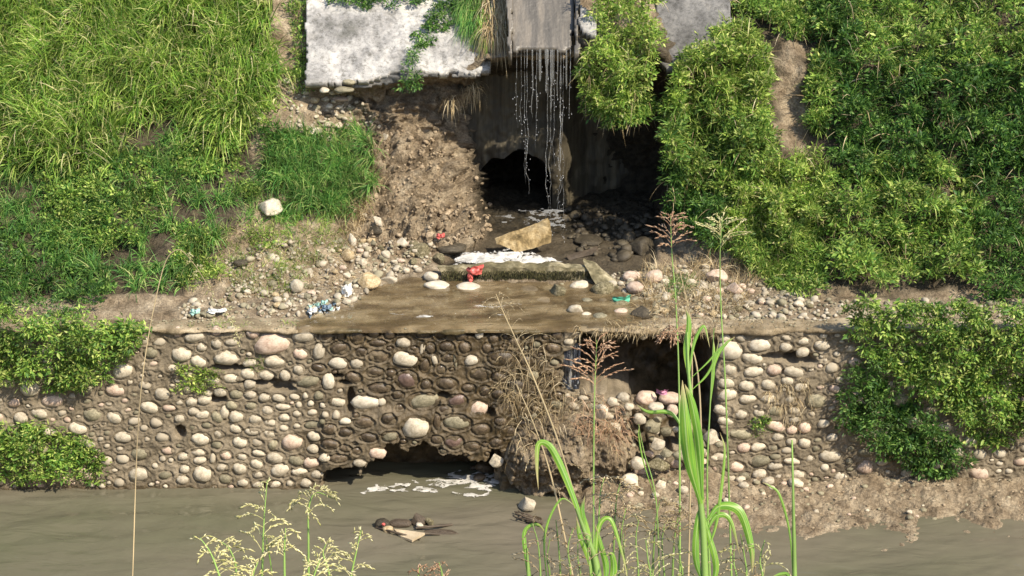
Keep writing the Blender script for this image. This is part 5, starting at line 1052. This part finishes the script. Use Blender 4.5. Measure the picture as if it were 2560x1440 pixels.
# reddish plumes
seed_grass('reddish fan-shaped seed head in front of the wall break', [(1484, 1480), (1484, 1200), (1486, 1000), (1492, 850)], 6.2, 26, .11, 'straw_red', s0=.74, droop=.45, spk=.014)
seed_grass('reddish seed head rising before the shaded cave', [(1700, 1480), (1698, 1000), (1690, 760), (1680, 640), (1676, 535)], 6.6, 22, .09, 'straw_red', s0=.80, droop=.55, spk=.015)
seed_grass('yellowish seed head before the right bush', [(1830, 1480), (1815, 1000), (1803, 780), (1800, 640), (1806, 545)], 6.8, 22, .11, 'seed_yellow', s0=.80, droop=.4, spk=.013)
seed_grass('big airy straw plume arching in front of the wall', [(1500, 1480), (1410, 1150), (1340, 960), (1290, 850), (1258, 780), (1240, 735)], 6.0, 24, .15, 'straw', 'straw', s0=.35, droop=1.1, spk=.008, dens=5, w=.0016)
seed_grass('second airy straw plume lower beside the first', [(1440, 1480), (1380, 1200), (1330, 1050), (1290, 960)], 6.1, 12, .13, 'straw', 'straw', s0=.3, droop=1.3, spk=.010, dens=6, w=.002)
seed_grass('airy straw plume over the right ledge rubble', [(1720, 1480), (1730, 1000), (1725, 800), (1700, 680)], 6.4, 18, .13, 'straw', 'straw', s0=.68, droop=1.0, spk=.011, dens=6, w=.002)
seed_grass('drooping seed head hanging before the dark break', [(1755, 1480), (1750, 1000), (1722, 850), (1690, 830), (1665, 850)], 6.3, 20, .08, 'straw_red', 'straw', s0=.72, droop=1.6, spk=.013)
# lower right tangle
LR = [(1345, 1360, 12), (1368, 1395, 10), (1395, 1350, 14), (1420, 1370, 12), (1445, 1400, 10), (1470, 1380, 10), (1560, 1385, 10), (1620, 1400, 12), (1655, 1360, 14), (1700, 1400, 10), (1860, 1385, 16), (1900, 1400, 14), (1835, 1410, 10), (1590, 1350, 12)]
for i, (x, y, n) in enumerate(LR):
    seed_grass('pale seed head in the tangle at the bottom right of the frame', [(x + R.uniform(-12, 12), 1500), (x + 6, 1440), (x, y), (x + R.uniform(-14, 14), y - 50)], D1 + R.uniform(-.5, .5), max(6, n - 3), .10, R.choice(['seed_yellow', 'straw', 'seed_yellow']), s0=.12, dens=5, droop=R.uniform(.6, 1.4), spk=.013, bend=R.uniform(-.1, .1), group='seed heads in the bottom right tangle')
for (x, y, lb) in [(1555, 1290, 'pale seed head spreading over the mud bank left of the cane'), (1640, 1270, 'pale seed head touching the left side of the cane stem'), (1500, 1215, 'cream seed head above the short cane'), (1690, 1290, 'pale seed head against the cane sheath'), (1540, 1230, 'straw seed head between the short cane and the spill')]:
    seed_grass(lb, [(x - 10, 1500), (x - 6, 1380), (x, y + 30), (x + 10, y - 20)], D1 + .3, 15, .10, 'straw', s0=.45, droop=.9, spk=.012)
# cane plants
def cane(label, base_px, stem, leaves_, dist, r=.009):
    b = stalk_base(base_px, 1470, dist); root = empty('cane_grass', tuple(b)); tag(root, label, 'cane grass', 'cane plants on the near bank')
    mb = MB(); pts = [PD(x, y, dist) for x, y in stem]; low = spline([b, pts[0]], 8); hi = spline(pts, 30); tube(mb, np.vstack([low[:-1], hi]), np.concatenate([np.full(7, r * 1.3), np.linspace(r * 1.2, r * .35, 30)]), 7)
    obj('stem', mb.build('stem', True, b), M['stem_green'], root)
    for (lp, wp) in leaves_:
        ribbon(lp, wp, dist, b, root)
cane('tall bright green cane with a broad upright leaf before the wall break', 1762, [(1764, 1480), (1758, 1330), (1748, 1220), (1736, 1060), (1722, 940), (1718, 830)],
     [([(1752, 1260, -.05), (1722, 1150, -.08), (1712, 1050, -.10), (1706, 950, -.1)], 50), ([(1756, 1250, -.03), (1748, 1120, -.05), (1730, 1010, -.07), (1712, 960, -.08)], 34), ([(1724, 960), (1716, 880), (1722, 810), (1714, 770)], 24), ([(1722, 950), (1735, 860), (1760, 815), (1775, 870)], 12),
      ([(1728, 945), (1770, 905), (1800, 870), (1830, 850)], 7), ([(1730, 975), (1765, 940), (1785, 900), (1800, 840)], 9), ([(1768, 1300), (1800, 1265), (1850, 1280), (1878, 1370), (1880, 1440)], 34), ([(1766, 1330), (1790, 1290), (1825, 1300), (1850, 1390)], 20), ([(1764, 1380), (1785, 1330), (1800, 1250), (1812, 1130), (1800, 1080)], 12), ([(1722, 1100), (1680, 1035), (1620, 1030), (1590, 1010)], 15), ([(1764, 1470), (1740, 1400), (1745, 1300), (1765, 1240)], 26), ([(1768, 1490), (1790, 1420), (1770, 1330), (1752, 1260)], 24)], D1)
cane('short green cane with a folded drooping leaf left of the tall cane', 1500, [(1500, 1490), (1488, 1400), (1462, 1330), (1440, 1270)],
     [([(1490, 1440), (1460, 1320), (1425, 1220), (1395, 1150), (1370, 1112), (1346, 1112), (1343, 1170), (1346, 1225)], 27), ([(1498, 1450), (1470, 1340), (1455, 1280), (1462, 1240)], 24), ([(1500, 1460), (1490, 1380), (1500, 1310), (1528, 1300), (1555, 1380), (1570, 1450)], 17), ([(1485, 1470), (1475, 1400), (1450, 1340), (1440, 1290)], 24), ([(1510, 1480), (1515, 1420), (1500, 1360), (1488, 1310)], 24), ([(1500, 1500), (1532, 1440), (1530, 1390), (1515, 1390)], 26)], D1 - .15, .01)
cane('small cane shoot at the left of the bottom right tangle', 1325, [(1325, 1490), (1320, 1420), (1318, 1370)], [([(1324, 1480), (1316, 1400), (1312, 1330), (1345, 1312), (1370, 1345)], 16), ([(1328, 1480), (1322, 1420), (1316, 1370)], 12), ([(1370, 1480), (1362, 1340), (1400, 1250), (1440, 1265)], 9)], D1, .006)
cane('slender pair of upright stems at the right edge of the river', 1985, [(1988, 1490), (1984, 1300), (1980, 1100)], [([(1984, 1480), (1975, 1340), (1950, 1240), (1925, 1215), (1905, 1205)], 9), ([(1990, 1480), (1988, 1380), (1985, 1280), (1982, 1180)], 9), ([(1975, 1490), (1970, 1440), (1950, 1436), (1925, 1445)], 14)], D1 + .1, .006)
cane('thin cane stem with a forked leaf right of the tall cane', 1776, [(1776, 1490), (1768, 1200), (1776, 1000), (1785, 820)], [([(1778, 960), (1790, 900), (1815, 860), (1838, 842)], 13), ([(1776, 1010), (1784, 940), (1786, 880), (1782, 840)], 10)], D1 + .25, .003)
cane('thin stem with a pale bent leaf before the stone spill', 1640, [(1650, 1490), (1640, 1250), (1610, 1130), (1596, 1060)], [([(1640, 1250), (1610, 1160), (1597, 1090), (1600, 1060)], 6)], D1 + .2, .002)
print('tris', sum(len(me.loops) - 2 * len(me.polygons) for me in bpy.data.meshes))
